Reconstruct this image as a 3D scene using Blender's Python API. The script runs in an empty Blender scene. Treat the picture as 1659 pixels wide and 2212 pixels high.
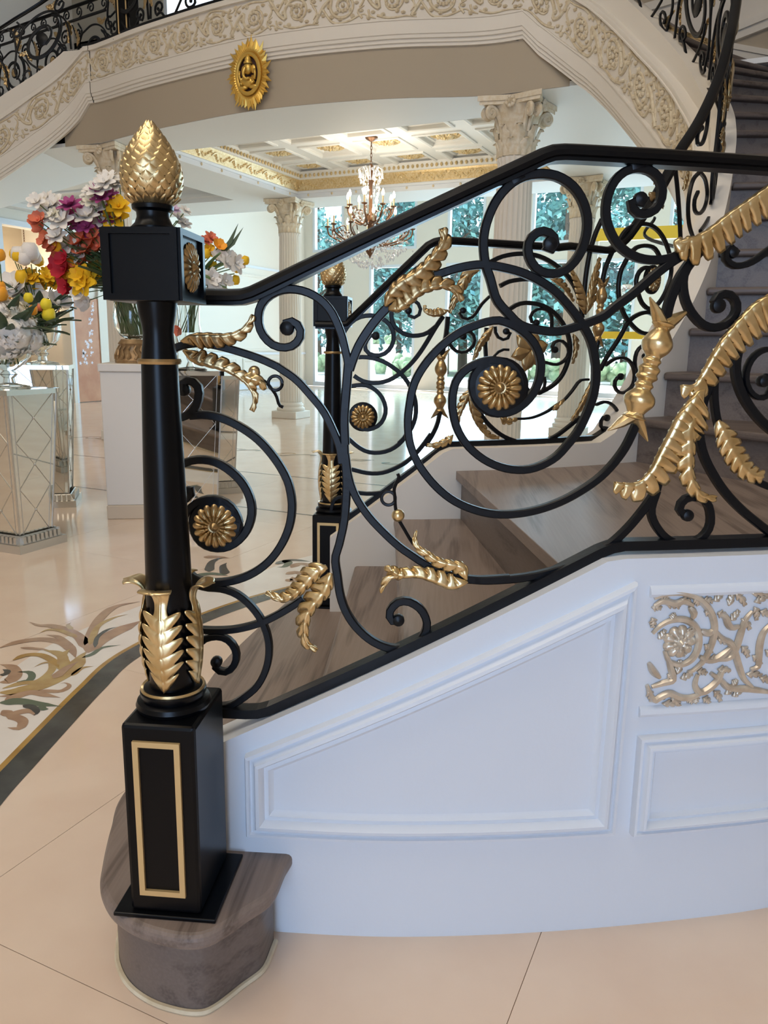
import bpy, math, random
import numpy as np
from mathutils import Vector, Matrix
random.seed(7); rnd = random.Random(11)
PI = math.pi
# ------------------------------------------------------------------ camera
F = 1690.; CX = 829.5; CY = 1106.; HC = 1.25          # focal length in pixels of the 1659x2212 frame, eye height
PITCH = math.radians(12.1); ROLL = math.radians(.97); YAW = math.radians(25.)
fw0 = np.array([-math.sin(YAW)*math.cos(PITCH), math.cos(YAW)*math.cos(PITCH), -math.sin(PITCH)])
rt0 = np.array([math.cos(YAW), math.sin(YAW), 0.]); up0 = np.cross(rt0, fw0)
RT = math.cos(ROLL)*rt0 + math.sin(ROLL)*up0; UP = -math.sin(ROLL)*rt0 + math.cos(ROLL)*up0; FW = fw0
CAM = np.array([0., 0., HC])
scn = bpy.context.scene; COL = scn.collection
cam = bpy.data.cameras.new('camera'); camo = bpy.data.objects.new('camera', cam); COL.objects.link(camo)
cam.sensor_fit = 'HORIZONTAL'; cam.sensor_width = 36.; cam.lens = 36.*F/1659.; cam.clip_start = .05; cam.clip_end = 300
camo.matrix_world = Matrix(((RT[0], UP[0], -FW[0], 0), (RT[1], UP[1], -FW[1], 0), (RT[2], UP[2], -FW[2], HC), (0, 0, 0, 1)))
scn.camera = camo
# ------------------------------------------------------------------ light
vs = scn.view_settings; vs.view_transform = 'Standard'; vs.look = 'None'; vs.gamma = 1; vs.use_curve_mapping = False
vs.exposure = 0.7
w = bpy.data.worlds.new('sky'); scn.world = w; w.use_nodes = True
bg = w.node_tree.nodes['Background']; bg.inputs[0].default_value = (.72, .86, 1., 1); bg.inputs[1].default_value = 2.2
def area(name, loc, aim, sx, sy, power, col):
    l = bpy.data.lights.new(name, 'AREA'); l.shape = 'RECTANGLE'; l.size = sx; l.size_y = sy; l.energy = power; l.color = col
    o = bpy.data.objects.new(name, l); COL.objects.link(o); o.location = loc
    o.rotation_euler = (Vector(aim)-Vector(loc)).to_track_quat('-Z', 'Y').to_euler(); return o
sun = bpy.data.lights.new('sun', 'SUN'); sun.energy = 9.; sun.angle = .01; sun.color = (1, .95, .88)
suno = bpy.data.objects.new('sun', sun); COL.objects.link(suno); suno.rotation_euler = Vector((.55, -.35, -.9)).to_track_quat('-Z', 'Y').to_euler()
area('entrance_daylight', (2.4, -5.8, 2.2), (-1.0, 3., .4), 3.6, 4.0, 128, (.27, .52, 1.))       # tall glazed entrance behind the viewer
area('garden_daylight', (-3.5, 19.6, 2.7), (-3.2, 9.5, 1.0), 10., 4.6, 640, (.48, .77, 1.))      # daylight through the garden windows
area('overhead_warm_light', (-2.4, -.4, 8.3), (-2.2, .4, 0.), 6., 5., 218, (1., .87, .70))        # warm overhead light added to lift floor and ledges, source unseen
# ------------------------------------------------------------------ pixels to places
def ray(x, y):
    d = FW + RT*((x-CX)/F) - UP*((y-CY)/F); return d/np.linalg.norm(d)
def ground(x, y, z=0.):
    d = ray(x, y); return CAM + d*((z-HC)/d[2])
def planeY(x, y, Y):
    d = ray(x, y); return CAM + d*(Y/d[1])
def planeX(x, y, X):
    d = ray(x, y); return CAM + d*(X/d[0])
def facing(x, y, p):
    n = np.array([p[0], p[1], 0.]); d = ray(x, y); return CAM + d*(np.dot(np.array([p[0], p[1], 0])-CAM, n)/np.dot(d, n))
def cat(pts, n=12):
    pts = [np.array(p, float) for p in pts]; P = [2*pts[0]-pts[1]] + pts + [2*pts[-1]-pts[-2]]; out = []
    for i in range(1, len(P)-2):
        a, b, c, d = P[i-1:i+3]
        for k in range(n):
            t = k/n; out.append(.5*((2*b)+(c-a)*t+(2*a-5*b+4*c-d)*t*t+(3*b-a-3*c+d)*t**3))
    out.append(pts[-1]); return np.array(out)
def resample(P, step):
    P = np.array(P); L = np.r_[0, np.cumsum(np.linalg.norm(np.diff(P, axis=0), axis=1))]
    n = max(2, int(L[-1]/step)+1); t = np.linspace(0, L[-1], n)
    return np.stack([np.interp(t, L, P[:, k]) for k in range(P.shape[1])], 1)
def offset(poly, d):
    P = np.array(poly)[:, :2]; T = np.gradient(P, axis=0); T /= np.linalg.norm(T, axis=1)[:, None]
    return P + d*np.stack([-T[:, 1], T[:, 0]], 1)
class Surf:                                            # upright surface over a plan curve: (s, z) coordinates
    def __init__(self, poly, flip=1):
        self.p = np.array(poly)[:, :2]; self.s = np.r_[0, np.cumsum(np.linalg.norm(np.diff(self.p, axis=0), axis=1))]
        T = np.gradient(self.p, axis=0); T /= np.linalg.norm(T, axis=1)[:, None]; self.n = flip*np.stack([T[:, 1], -T[:, 0]], 1)
        self.L = self.s[-1]
    def at(self, s, z, off=0.):
        x = np.interp(s, self.s, self.p[:, 0]); y = np.interp(s, self.s, self.p[:, 1]); n = self.nrm(s)
        if s < 0: x += s*(self.p[1]-self.p[0])[0]/self.s[1]; y += s*(self.p[1]-self.p[0])[1]/self.s[1]
        return np.array([x+n[0]*off, y+n[1]*off, z])
    def nrm(self, s):
        n = np.array([np.interp(s, self.s, self.n[:, 0]), np.interp(s, self.s, self.n[:, 1]), 0.]); return n/np.linalg.norm(n)
    def hit(self, x, y, k=0):
        d = ray(x, y); a = self.p[:-1]; e = self.p[1:]-a
        det = -d[0]*e[:, 1] + e[:, 0]*d[1]; det[abs(det) < 1e-12] = 1e-12
        t = (-a[:, 0]*e[:, 1] + e[:, 0]*a[:, 1])/det; u = (d[0]*a[:, 1]-d[1]*a[:, 0])/det
        ok = [(t[i], self.s[i]+u[i]*(self.s[i+1]-self.s[i])) for i in range(len(a)) if t[i] > 0 and -1e-6 <= u[i] <= 1+1e-6]
        if not ok:
            i = 0 if abs(u[0]) < abs(u[-1]-1) else len(a)-1
            ok = [(t[i], self.s[i]+u[i]*(self.s[i+1]-self.s[i]))]
        ok.sort(); tt, s = ok[min(k, len(ok)-1)]; return np.array([s, HC + tt*d[2]])
def PX(crop, pts):
    x0, y0, k = crop; return [(x0+k*a, y0+k*b) for a, b in pts]
# ------------------------------------------------------------------ mesh helpers
ORG = {}
def empty(name, loc=(0, 0, 0), rz=0., label=None, cat_=None, group=None, kind=None):
    o = bpy.data.objects.new(name, None); COL.objects.link(o); o.location = loc; o.rotation_euler = (0, 0, rz); o.empty_display_size = .1
    ORG[o] = np.array(loc, float); tag(o, label, cat_, group, kind); return o
def tag(o, label=None, cat_=None, group=None, kind=None):
    if label: o['label'] = label
    if cat_: o['category'] = cat_
    if group: o['group'] = group
    if kind: o['kind'] = kind
    return o
def mk(name, V, Fc, mat, parent=None, smooth=False, local=False, label=None, cat_=None, group=None, kind=None, mats=None):
    V = np.array(V, float)
    if parent is not None and not local: V = V - ORG[parent]
    me = bpy.data.meshes.new(name); me.from_pydata(V.tolist(), [], [list(map(int, f)) for f in Fc]); me.materials.append(mat)
    if smooth:
        me.polygons.foreach_set('use_smooth', [True]*len(me.polygons))
        if smooth != 2: me.set_sharp_from_angle(angle=math.radians(38))
    me.update()
    o = bpy.data.objects.new(name, me); COL.objects.link(o)
    if parent is not None:
        o.parent = parent
        ORG[o] = ORG.get(parent, np.zeros(3))
    return tag(o, label, cat_, group, kind)
def inst(src, name, parent, M=None):
    o = bpy.data.objects.new(name, src.data); COL.objects.link(o); o.parent = parent
    if M is not None: o.matrix_local = M
    return o
def copy_tree(o, parent=None):
    c = o.copy(); COL.objects.link(c); c.parent = parent
    for ch in list(o.children): copy_tree(ch, c)
    return c
class MB:                                              # collects shapes into one mesh
    def __init__(self): self.V = []; self.F = []
    def add(self, V, Fc):
        b = len(self.V); self.V += [tuple(v) for v in V]; self.F += [tuple(b+i for i in f) for f in Fc]; return self
    def box(self, a, b):
        x0, y0, z0 = a; x1, y1, z1 = b
        return self.add([(x0,y0,z0),(x1,y0,z0),(x1,y1,z0),(x0,y1,z0),(x0,y0,z1),(x1,y0,z1),(x1,y1,z1),(x0,y1,z1)],
                        [(3,2,1,0),(4,5,6,7),(0,1,5,4),(1,2,6,5),(2,3,7,6),(3,0,4,7)])
    def obox(self, c, u, v, sx, sy, z0, z1):           # box turned in plan
        u = np.array(u); v = np.array(v); c = np.array(c)
        q = [c+u*a*sx/2+v*b*sy/2 for a, b in ((-1,-1),(1,-1),(1,1),(-1,1))]
        return self.add([(p[0],p[1],z0) for p in q]+[(p[0],p[1],z1) for p in q], [(3,2,1,0),(4,5,6,7),(0,1,5,4),(1,2,6,5),(2,3,7,6),(3,0,4,7)])
    def lathe(self, prof, n=24, c=(0, 0, 0), flute=None):
        V = []; m = len(prof)
        for i in range(n):
            a = 2*PI*i/n
            for r, z in prof:
                rr = r
                if flute: rr = r*(1-flute[1]*abs(math.sin(a*flute[0]/2))**.7)
                V.append((c[0]+rr*math.cos(a), c[1]+rr*math.sin(a), c[2]+z))
        Fc = [(i*m+k, ((i+1)%n)*m+k, ((i+1)%n)*m+k+1, i*m+k+1) for i in range(n) for k in range(m-1)]
        return self.add(V, Fc)
    def ball(self, c, r, n=10, m=7, sq=(1, 1, 1)):
        prof = [(max(1e-4, r*math.sin(PI*k/m)), -r*math.cos(PI*k/m)) for k in range(m+1)]
        b = MB().lathe(prof, n); return self.add([(c[0]+x*sq[0], c[1]+y*sq[1], c[2]+z*sq[2]) for x, y, z in b.V], b.F)
    def tube(self, P, r, n=6, flat=1., nrm=None, cap=True):
        P = np.array(P); m = len(P); T = np.gradient(P, axis=0); T /= np.linalg.norm(T, axis=1)[:, None]+1e-12
        rr = np.broadcast_to(np.array(r, float), (m,)); V = []; N = None
        for i in range(m):
            if nrm is not None: N = np.array(nrm[i]) if np.ndim(nrm) > 1 else np.array(nrm)
            elif N is None: N = np.array([0, 0, 1.]) if abs(T[i][2]) < .9 else np.array([1., 0, 0])
            N = N-np.dot(N, T[i])*T[i]; N /= np.linalg.norm(N)+1e-12; B = np.cross(T[i], N)
            for k in range(n):
                a = 2*PI*k/n+PI/n; V.append(P[i]+rr[i]*(math.cos(a)*N*flat+math.sin(a)*B))
        Fc = [(i*n+k, i*n+(k+1)%n, (i+1)*n+(k+1)%n, (i+1)*n+k) for i in range(m-1) for k in range(n)]
        if cap: Fc += [tuple(range(n))[::-1], tuple((m-1)*n+k for k in range(n))]
        return self.add(V, Fc)
    def prof(self, P, sec, nrm, cap=True):             # sweep a section (a across = along nrm, b = up) along P
        P = np.array(P); m = len(P); n = len(sec); T = np.gradient(P, axis=0); T /= np.linalg.norm(T, axis=1)[:, None]+1e-12; V = []
        for i in range(m):
            N = np.array(nrm[i]); N = N-np.dot(N, T[i])*T[i]; N /= np.linalg.norm(N); B = np.cross(N, T[i])
            if B[2] < 0: B = -B
            for a, b in sec: V.append(P[i]+a*N+b*B)
        Fc = [(i*n+k, i*n+(k+1)%n, (i+1)*n+(k+1)%n, (i+1)*n+k) for i in range(m-1) for k in range(n)]
        if cap: Fc += [tuple(range(n))[::-1], tuple((m-1)*n+k for k in range(n))]
        return self.add(V, Fc)
    def quad(self, a, b, c, d): return self.add([a, b, c, d], [(0, 1, 2, 3)])
    def build(self, name, mat, parent=None, **k): return mk(name, self.V, self.F, mat, parent, **k)
def slab(poly, z0, z1):                                # plan polygon with thickness
    n = len(poly); V = [(p[0], p[1], z1) for p in poly]+[(p[0], p[1], z0) for p in poly]
    return V, [tuple(range(n)), tuple(range(2*n-1, n-1, -1))]+[(i, n+i, n+(i+1)%n, (i+1)%n) for i in range(n)]
# ------------------------------------------------------------------ materials
def mat(name, col, rough=.5, metal=0., spec=.5, noise=None, bump=None, emit=None, coat=0.):
    m = bpy.data.materials.new(name); m.use_nodes = True; nt = m.node_tree; b = nt.nodes['Principled BSDF']
    b.inputs['Base Color'].default_value = (*col, 1); b.inputs['Roughness'].default_value = rough; b.inputs['Metallic'].default_value = metal
    b.inputs['Specular IOR Level'].default_value = spec; b.inputs['Coat Weight'].default_value = coat
    tc = nt.nodes.new('ShaderNodeTexCoord')
    if noise:                                          # (scale, second colour, detail)
        n = nt.nodes.new('ShaderNodeTexNoise'); n.inputs['Scale'].default_value = noise[0]; n.inputs['Detail'].default_value = noise[2] if len(noise) > 2 else 4
        nt.links.new(tc.outputs['Object'], n.inputs['Vector'])
        r = nt.nodes.new('ShaderNodeValToRGB'); r.color_ramp.elements[0].position = .35; r.color_ramp.elements[1].position = .65
        r.color_ramp.elements[0].color = (*col, 1); r.color_ramp.elements[1].color = (*noise[1], 1)
        nt.links.new(n.outputs['Fac'], r.inputs['Fac']); nt.links.new(r.outputs['Color'], b.inputs['Base Color'])
    if bump:
        n2 = nt.nodes.new('ShaderNodeTexNoise'); n2.inputs['Scale'].default_value = bump[0]; nt.links.new(tc.outputs['Object'], n2.inputs['Vector'])
        bp = nt.nodes.new('ShaderNodeBump'); bp.inputs['Strength'].default_value = bump[1]; bp.inputs['Distance'].default_value = .01
        nt.links.new(n2.outputs['Fac'], bp.inputs['Height']); nt.links.new(bp.outputs['Normal'], b.inputs['Normal'])
    if emit: b.inputs['Emission Color'].default_value = (*emit[:3], 1); b.inputs['Emission Strength'].default_value = emit[3]
    return m
def wood(name, c1, c2, c3, rot, scl=(1, 1, 1)):
    m = bpy.data.materials.new(name); m.use_nodes = True; nt = m.node_tree; b = nt.nodes['Principled BSDF']; L = nt.links.new
    tc = nt.nodes.new('ShaderNodeTexCoord'); r0 = nt.nodes.new('ShaderNodeMapping'); r0.inputs['Rotation'].default_value = rot; L(tc.outputs['Object'], r0.inputs['Vector'])
    mp = nt.nodes.new('ShaderNodeMapping'); mp.inputs['Scale'].default_value = (7, .75, 7); L(r0.outputs[0], mp.inputs['Vector'])
    n0 = nt.nodes.new('ShaderNodeTexNoise'); n0.inputs['Scale'].default_value = 1.1; n0.inputs['Detail'].default_value = 2; L(mp.outputs[0], n0.inputs['Vector'])
    ml = nt.nodes.new('ShaderNodeMath'); ml.operation = 'MULTIPLY'; ml.inputs[1].default_value = 26; L(n0.outputs['Fac'], ml.inputs[0])
    sn = nt.nodes.new('ShaderNodeMath'); sn.operation = 'SINE'; L(ml.outputs[0], sn.inputs[0])
    ab = nt.nodes.new('ShaderNodeMath'); ab.operation = 'MULTIPLY_ADD'; ab.inputs[1].default_value = .5; ab.inputs[2].default_value = .5; L(sn.outputs[0], ab.inputs[0])
    mp2 = nt.nodes.new('ShaderNodeMapping'); mp2.inputs['Scale'].default_value = (150, 5, 150); L(r0.outputs[0], mp2.inputs['Vector'])
    n2 = nt.nodes.new('ShaderNodeTexNoise'); n2.inputs['Scale'].default_value = 1; n2.inputs['Detail'].default_value = 3; L(mp2.outputs[0], n2.inputs['Vector'])
    r = nt.nodes.new('ShaderNodeValToRGB'); e = r.color_ramp.elements; e[0].color = (*c1, 1); e[0].position = 0; e[1].color = (*c2, 1); e[1].position = .42; L(ab.outputs[0], r.inputs['Fac'])
    r2 = nt.nodes.new('ShaderNodeValToRGB'); r2.color_ramp.elements[0].position = .40; r2.color_ramp.elements[1].position = .62; L(n2.outputs['Fac'], r2.inputs['Fac'])
    mx = nt.nodes.new('ShaderNodeMixRGB'); mx.inputs[2].default_value = (*c3, 1); L(r.outputs[0], mx.inputs[1])
    mf = nt.nodes.new('ShaderNodeMath'); mf.operation = 'MULTIPLY'; mf.inputs[1].default_value = .5; L(r2.outputs[0], mf.inputs[0]); L(mf.outputs[0], mx.inputs[0]); L(mx.outputs[0], b.inputs['Base Color'])
    b.inputs['Roughness'].default_value = .42; b.inputs['Specular IOR Level'].default_value = .4; return m
def glass(name, col=(1, 1, 1), rough=0.):
    m = bpy.data.materials.new(name); m.use_nodes = True; b = m.node_tree.nodes['Principled BSDF']; b.inputs['Base Color'].default_value = (*col, 1)
    b.inputs['Transmission Weight'].default_value = 1; b.inputs['Roughness'].default_value = rough; b.inputs['IOR'].default_value = 1.45; return m
M = dict(
 black=mat('black_satin_paint', (.002, .0024, .0034), .28, 0, .2),
 blackr=mat('black_iron', (.003, .004, .006), .36, 0, .26, bump=(60, .05)),
 gold=mat('antique_gold', (.56, .41, .21), .30, .95, .5, noise=(30, (.40, .28, .14)), bump=(45, .12)),
 goldb=mat('bright_gold_leaf', (.80, .62, .34), .28, .9, .5, noise=(22, (.62, .44, .20)), bump=(40, .1)),
 goldf=mat('gold_paint_line', (.72, .52, .25), .4, .55, .5),
 goldr=mat('emblem_gold', (.75, .50, .12), .38, .7, .5),
 white=mat('white_trim_paint', (.735, .775, .83), .42, 0, .4, bump=(90, .03)),
 cream=mat('cream_plaster', (.80, .745, .655), .55, 0, .35),
 creamr=mat('cream_relief_plaster', (.74, .65, .48), .55, 0, .35, noise=(26, (.62, .51, .34))),
 creamf=mat('cream_frieze_ground', (.78, .72, .63), .6, 0, .3),
 taupe=mat('taupe_wall_paint', (.45, .38, .285), .65, 0, .3, bump=(120, .04)),
 olive=mat('stone_wall_paint', (.46, .42, .34), .7, 0, .3),
 ceil=mat('white_ceiling_paint', (.84, .84, .82), .6, 0, .3),
 gilt=mat('gilded_cornice', (.80, .66, .42), .38, .45, .5, noise=(40, (.66, .48, .22))),
 capital=mat('cream_gilded_capital', (.80, .72, .58), .5, .05, .4, noise=(24, (.70, .58, .40))),
 silver=mat('pale_champagne_gilding', (.74, .67, .56), .32, .55, .5, noise=(30, (.56, .48, .38))),
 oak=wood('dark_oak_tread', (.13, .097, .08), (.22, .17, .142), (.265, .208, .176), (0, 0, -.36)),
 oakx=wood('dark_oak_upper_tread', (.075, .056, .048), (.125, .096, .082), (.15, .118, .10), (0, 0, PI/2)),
 oakr=wood('dark_oak_riser', (.11, .086, .075), (.16, .127, .11), (.195, .158, .138), (0, 0, -.36)),
 tile=mat('beige_marble', (.74, .575, .445), .11, 0, .5, noise=(3.5, (.79, .635, .50), 8)),
 wtile=mat('white_marble_inlay', (.84, .79, .73), .10, 0, .5, noise=(5, (.78, .72, .66), 7)),
 grout=mat('grout', (.63, .49, .38), .5),
 dstone=mat('dark_stone_inlay', (.055, .055, .05), .12, 0, .5, noise=(9, (.09, .09, .08), 6)),
 gstone=mat('amber_stone_inlay', (.48, .29, .08), .14, 0, .5, noise=(12, (.36, .21, .06))),
 bstone=mat('brown_stone_inlay', (.36, .22, .14), .14, 0, .5, noise=(14, (.46, .30, .19))),
 ostone=mat('ochre_stone_inlay', (.50, .36, .15), .14, 0, .5, noise=(14, (.40, .25, .10))),
 greenstone=mat('green_stone_inlay', (.12, .15, .10), .14),
 mirror=mat('mirror_panel', (.80, .80, .76), .03, 1.), silverp=mat('silver_leaf_frame', (.62, .60, .55), .3, .8),
 champ=mat('champagne_pedestal', (.74, .68, .60), .4, 0, .5), champb=mat('tan_plinth', (.62, .50, .36), .4),
 glass=glass('clear_glass', (.96, .99, .98)), crystal=glass('cut_crystal', (1, 1, 1)),
 bronze=mat('chandelier_bronze', (.17, .09, .05), .35, .8), candle=mat('candle_sleeve', (.80, .66, .42), .5),
 bulb=mat('candle_bulb', (1, .9, .7), .3, emit=(1., .82, .52, 22.)),
 frost=mat('frosted_crystal', (.88, .88, .92), .12, .35, .8),
 stem=mat('flower_stem', (.10, .17, .05), .5), leaf=mat('dark_leaf', (.06, .10, .05), .45), leaf2=mat('fresh_leaf', (.14, .22, .08), .45),
 orange=mat('copper_orange_panel', (.50, .20, .09), .5, noise=(3, (.60, .29, .15))), blossom=mat('white_blossom', (.85, .78, .84), .6),
 stone=mat('pale_patio_stone', (.80, .78, .74), .6), urn=mat('white_garden_urn', (.80, .79, .77), .55),
 foliage=mat('tree_foliage', (.08, .27, .30), .6, noise=(1.2, (.20, .46, .42), 8)), trunk=mat('tree_bark', (.10, .07, .05), .8), hedge=mat('garden_shrub', (.10, .20, .10), .7, noise=(6, (.25, .34, .2))),
 yellow=mat('yellow_gold_bar', (.85, .52, .04), .35, .2), goldvase=mat('carved_gold_vase_foot', (.42, .27, .13), .45, .35, noise=(30, (.30, .18, .08))),
)
PET = {k: mat('petal_'+k, c, .55, 0, .3, noise=(40, tuple(min(1, v*1.18) for v in c))) for k, c in dict(white=(.80, .76, .70), cream=(.74, .70, .56), magenta=(.36, .06, .20), coral=(.72, .20, .11), red=(.52, .02, .04), yellow=(.84, .50, .02), lemon=(.86, .68, .04), orange=(.88, .36, .03), green=(.42, .48, .30), lilac=(.60, .45, .58)).items()}
# ------------------------------------------------------------------ plan curves of the hall
OWP = cat([(-1.02, 1.16), (-.825, 1.236), (-.675, 1.296), (-.539, 1.36), (-.362, 1.457), (-.183, 1.567), (0, 1.69), (.15, 1.802), (.40, 2.02), (.62, 2.25), (.82, 2.52), (.97, 2.84), (1.05, 3.2)])
INP = cat([(-1.46, 2.63), (-1.205, 2.76), (-1.02, 2.885), (-.70, 3.18), (-.41, 3.575), (-.31, 3.85), (-.25, 4.15), (-.225, 4.45), (-.225, 4.75), (-.25, 5.1), (-.35, 5.6), (-.57, 6.2), (-.92, 6.75), (-1.35, 7.25), (-1.80, 7.53), (-2.25, 7.59)])
BEAM = cat([(-7.75, 7.45), (-7.23, 7.45), (-6.95, 7.40), (-6.15, 7.22), (-4.75, 7.04), (-3.5, 7.16), (-2.61, 7.42), (-2.2, 7.45), (-1.75, 7.45)])
XC = -4.75                                             # axis of the double staircase
RISE = .192; LAND = 4*RISE; GALL = LAND+19*RISE        # landing and gallery floor heights
WALL = Surf(OWP); RAIL = Surf(offset(OWP, .045)); IN = Surf(INP, -1); INF = Surf(offset(INP, .14), -1); IRAIL = Surf(offset(INP, .07)); FASC = Surf(BEAM)
def lerp(tab): xs, ys = zip(*tab); return lambda s: float(np.interp(s, xs, ys))
curb_out = lerp([(0, .384), (.113, .444), (.88, .838), (.92, .843), (2.6, .85)])
curb_in = lerp([(-.2, .47), (0, .50), (.46, .855), (1.16, .862), (1.24, .90), (1.39, 1.07), (1.57, 1.29), (1.8, 1.47), (2.09, 1.72), (2.37, 1.99), (2.75, 2.30), (3.08, 2.54), (3.62, 2.84), (3.99, 3.08), (4.46, 3.41), (4.87, 3.72), (5.3, 4.04), (6.0, 4.5), (8, 4.5)])
# ------------------------------------------------------------------ ornament makers
SEC = [(-.5, -.36), (-.5, .36), (-.36, .5), (.36, .5), (.5, .36), (.5, -.36), (.36, -.5), (-.36, -.5)]
def bar_mesh(mb, S, sz, w, d, off=0., taper=(1, 1), eye=0., step=.012):
    q = resample(cat(sz, 8), step) if len(sz) > 2 else resample(sz, step)
    P = np.array([S.at(s, z, off) for s, z in q]); N = np.array([S.nrm(s) for s, z in q]); m = len(P)
    T = np.gradient(P, axis=0); T /= np.linalg.norm(T, axis=1)[:, None]+1e-12
    B = np.cross(N, T); B /= np.linalg.norm(B, axis=1)[:, None]+1e-12; V = []
    for i in range(m):
        t = i/(m-1); k = taper[0]*(1-t)+taper[1]*t if taper != (1, 1) else 1
        if taper[0] != 1: k = min(1, taper[0]+(1-taper[0])*t*5) if taper[1] == 1 else k
        if taper[1] != 1 and taper[0] == 1: k = min(1, taper[1]+(1-taper[1])*(1-t)*5)
        for a, b in SEC: V.append(P[i]+B[i]*a*w*k+N[i]*b*d)
    n = 8; Fc = [(i*n+j, i*n+(j+1)%n, (i+1)*n+(j+1)%n, (i+1)*n+j) for i in range(m-1) for j in range(n)]
    Fc += [tuple(range(n))[::-1], tuple((m-1)*n+j for j in range(n))]; mb.add(V, Fc)
    if eye:
        for (s, z) in ([sz[-1]] if eye > 0 else [sz[0]]):
            disc(mb, S.at(s, z, off), S.nrm(s), abs(eye), d*.56)
def disc(mb, c, n, r, h, k=14):
    n = np.array(n); u = np.cross([0, 0, 1.], n); u /= np.linalg.norm(u); v = np.cross(n, u); V = []
    prof = [(.0, 1.25), (.55, 1.15), (.9, .9), (1, .5), (1, -.5), (.9, -.9), (0, -1.1)]
    for i in range(k):
        a = 2*PI*i/k
        for rr, hh in prof: V.append(c+r*rr*(math.cos(a)*u+math.sin(a)*v)+n*h*hh)
    m = len(prof); mb.add(V, [(i*m+j, ((i+1)%k)*m+j, ((i+1)%k)*m+j+1, i*m+j+1) for i in range(k) for j in range(m-1)])
def bar(S, px, parent, w=.0145, d=.016, eye=0., taper=(1, 1), name='scroll', mt='blackr', off=0., k=0, sz=None, step=.012):
    mb = MB(); bar_mesh(mb, S, sz if sz is not None else [tuple(S.hit(x, y, k)) for x, y in px], w, d, off, taper, eye, step)
    return mb.build(name, M[mt], parent, smooth=True)
def rosette_mesh(mb, c, n, r, petals=16, h=.012):
    n = np.array(n, float); u = np.cross([0, 0, 1.], n); u /= np.linalg.norm(u); v = np.cross(n, u); K = petals*6; V = []; rings = [(0, 1.5), (.12, 1.15), (.2, .75), (.26, .8), (.32, 1.0), (.45, .75), (.52, .95), (.7, .85), (.88, .7), (1., .2), (.92, 0)]
    for rr, hh in rings:
        for i in range(K):
            a = 2*PI*i/K; c_ = abs(math.cos(a*petals/2)); lob = 1-.14*(1-c_**.6)*(rr > .8); gr = (1-.45*(1-c_)**1.5*(.3 < rr < .95))
            V.append(c+r*rr*lob*(math.cos(a)*u+math.sin(a)*v)+n*h*hh*gr)
    mb.add(V, [(j*K+i, j*K+(i+1)%K, (j+1)*K+(i+1)%K, (j+1)*K+i) for j in range(len(rings)-1) for i in range(K)])
def rosette(S, px, r, parent, back=1.22, name='rosette', mt='gold', k=0, sz=None, petals=16):
    s, z = sz if sz is not None else S.hit(*px, k); c = S.at(s, z, .006); n = S.nrm(s)
    mb = MB(); rosette_mesh(mb, c, n, r, petals, r*.28); o = mb.build(name, M[mt], parent, smooth=True)
    if back:
        b = MB(); disc(b, S.at(s, z, 0), n, r*back, .008, 28); b.build('rosette_backplate', M['blackr'], parent, smooth=True)
    return o
LW = 1.12
def leaf_mesh(mb, S, sz, wl, wr, lobes=8, shear=.10, bulge=.011, off=.010, prof=None, tip=.0, groove=.6, cut=.40):
    q = resample(cat(sz, 10), .004); m = len(q); L = np.arange(m)/(m-1); n = lobes*12+1; T = np.gradient(q, axis=0); T /= np.linalg.norm(T, axis=1)[:, None]+1e-12; N = np.stack([-T[:, 1], T[:, 0]], 1)
    A = 5; rows = []; wl *= LW; wr *= LW
    if prof is None: prof = lambda t: min(1, .35+t*4)*(1-max(0, t-.15)/.85)**.55
    def spine(t):
        t = min(1., max(0., t)); return np.array([np.interp(t, L, q[:, 0]), np.interp(t, L, q[:, 1])]), np.array([np.interp(t, L, N[:, 0]), np.interp(t, L, N[:, 1])])
    for i in range(n):
        t = i/(n-1)*(1-tip); f = (t/(1-tip)*lobes) % 1.; pu = min(1, f/.22, max(0, (1-f)/.30)); lob = 1-cut+cut*pu*pu*(3-2*pu); W = prof(t); row = []
        for side, wd in ((1, wl), (-1, wr)):
            for a in range(A, -1, -1) if side == 1 else range(1, A+1):
                v = a/A; p, nn = spine(t+shear*v*v)
                wv = wd*W*v*(lob if v > .4 else 1)
                h = off + bulge*(1-.9*v*v)*min(1, W*1.4) + bulge*groove*(pu-.5)*v
                if a == 0: h += bulge*.25
                z = p[1]+nn[1]*side*wv; s = p[0]+nn[0]*side*wv; row.append(S.at(s, z, h))
        rows.append(row)
    k = 2*A+1; mb.add([p for r in rows for p in r], [(i*k+j, i*k+j+1, (i+1)*k+j+1, (i+1)*k+j) for i in range(n-1) for j in range(k-1)])
def leaf(S, px, wl, wr, parent, lobes=8, shear=.10, mt='gold', name='acanthus_leaf', k=0, sz=None, th=.0022, **kw):
    q = sz if sz is not None else [tuple(S.hit(x, y, k)) for x, y in px]
    mb = MB(); leaf_mesh(mb, S, q, wl, wr, lobes, shear, **kw); o = mb.build(name, M[mt], parent, smooth=2)
    md = o.modifiers.new('thickness', 'SOLIDIFY'); md.thickness = th; md.offset = 0; return o
def spiral(c, r0, r1, a0, turns, n=None, asp=1.):     # list of (s,z) points, a in radians
    n = n or int(abs(turns)*14)+3
    return [(c[0]+asp*(r0+(r1-r0)*(i/(n-1))**.8)*math.cos(a0+2*PI*turns*i/(n-1)), c[1]+(r0+(r1-r0)*(i/(n-1))**.8)*math.sin(a0+2*PI*turns*i/(n-1))) for i in range(n)]
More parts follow.
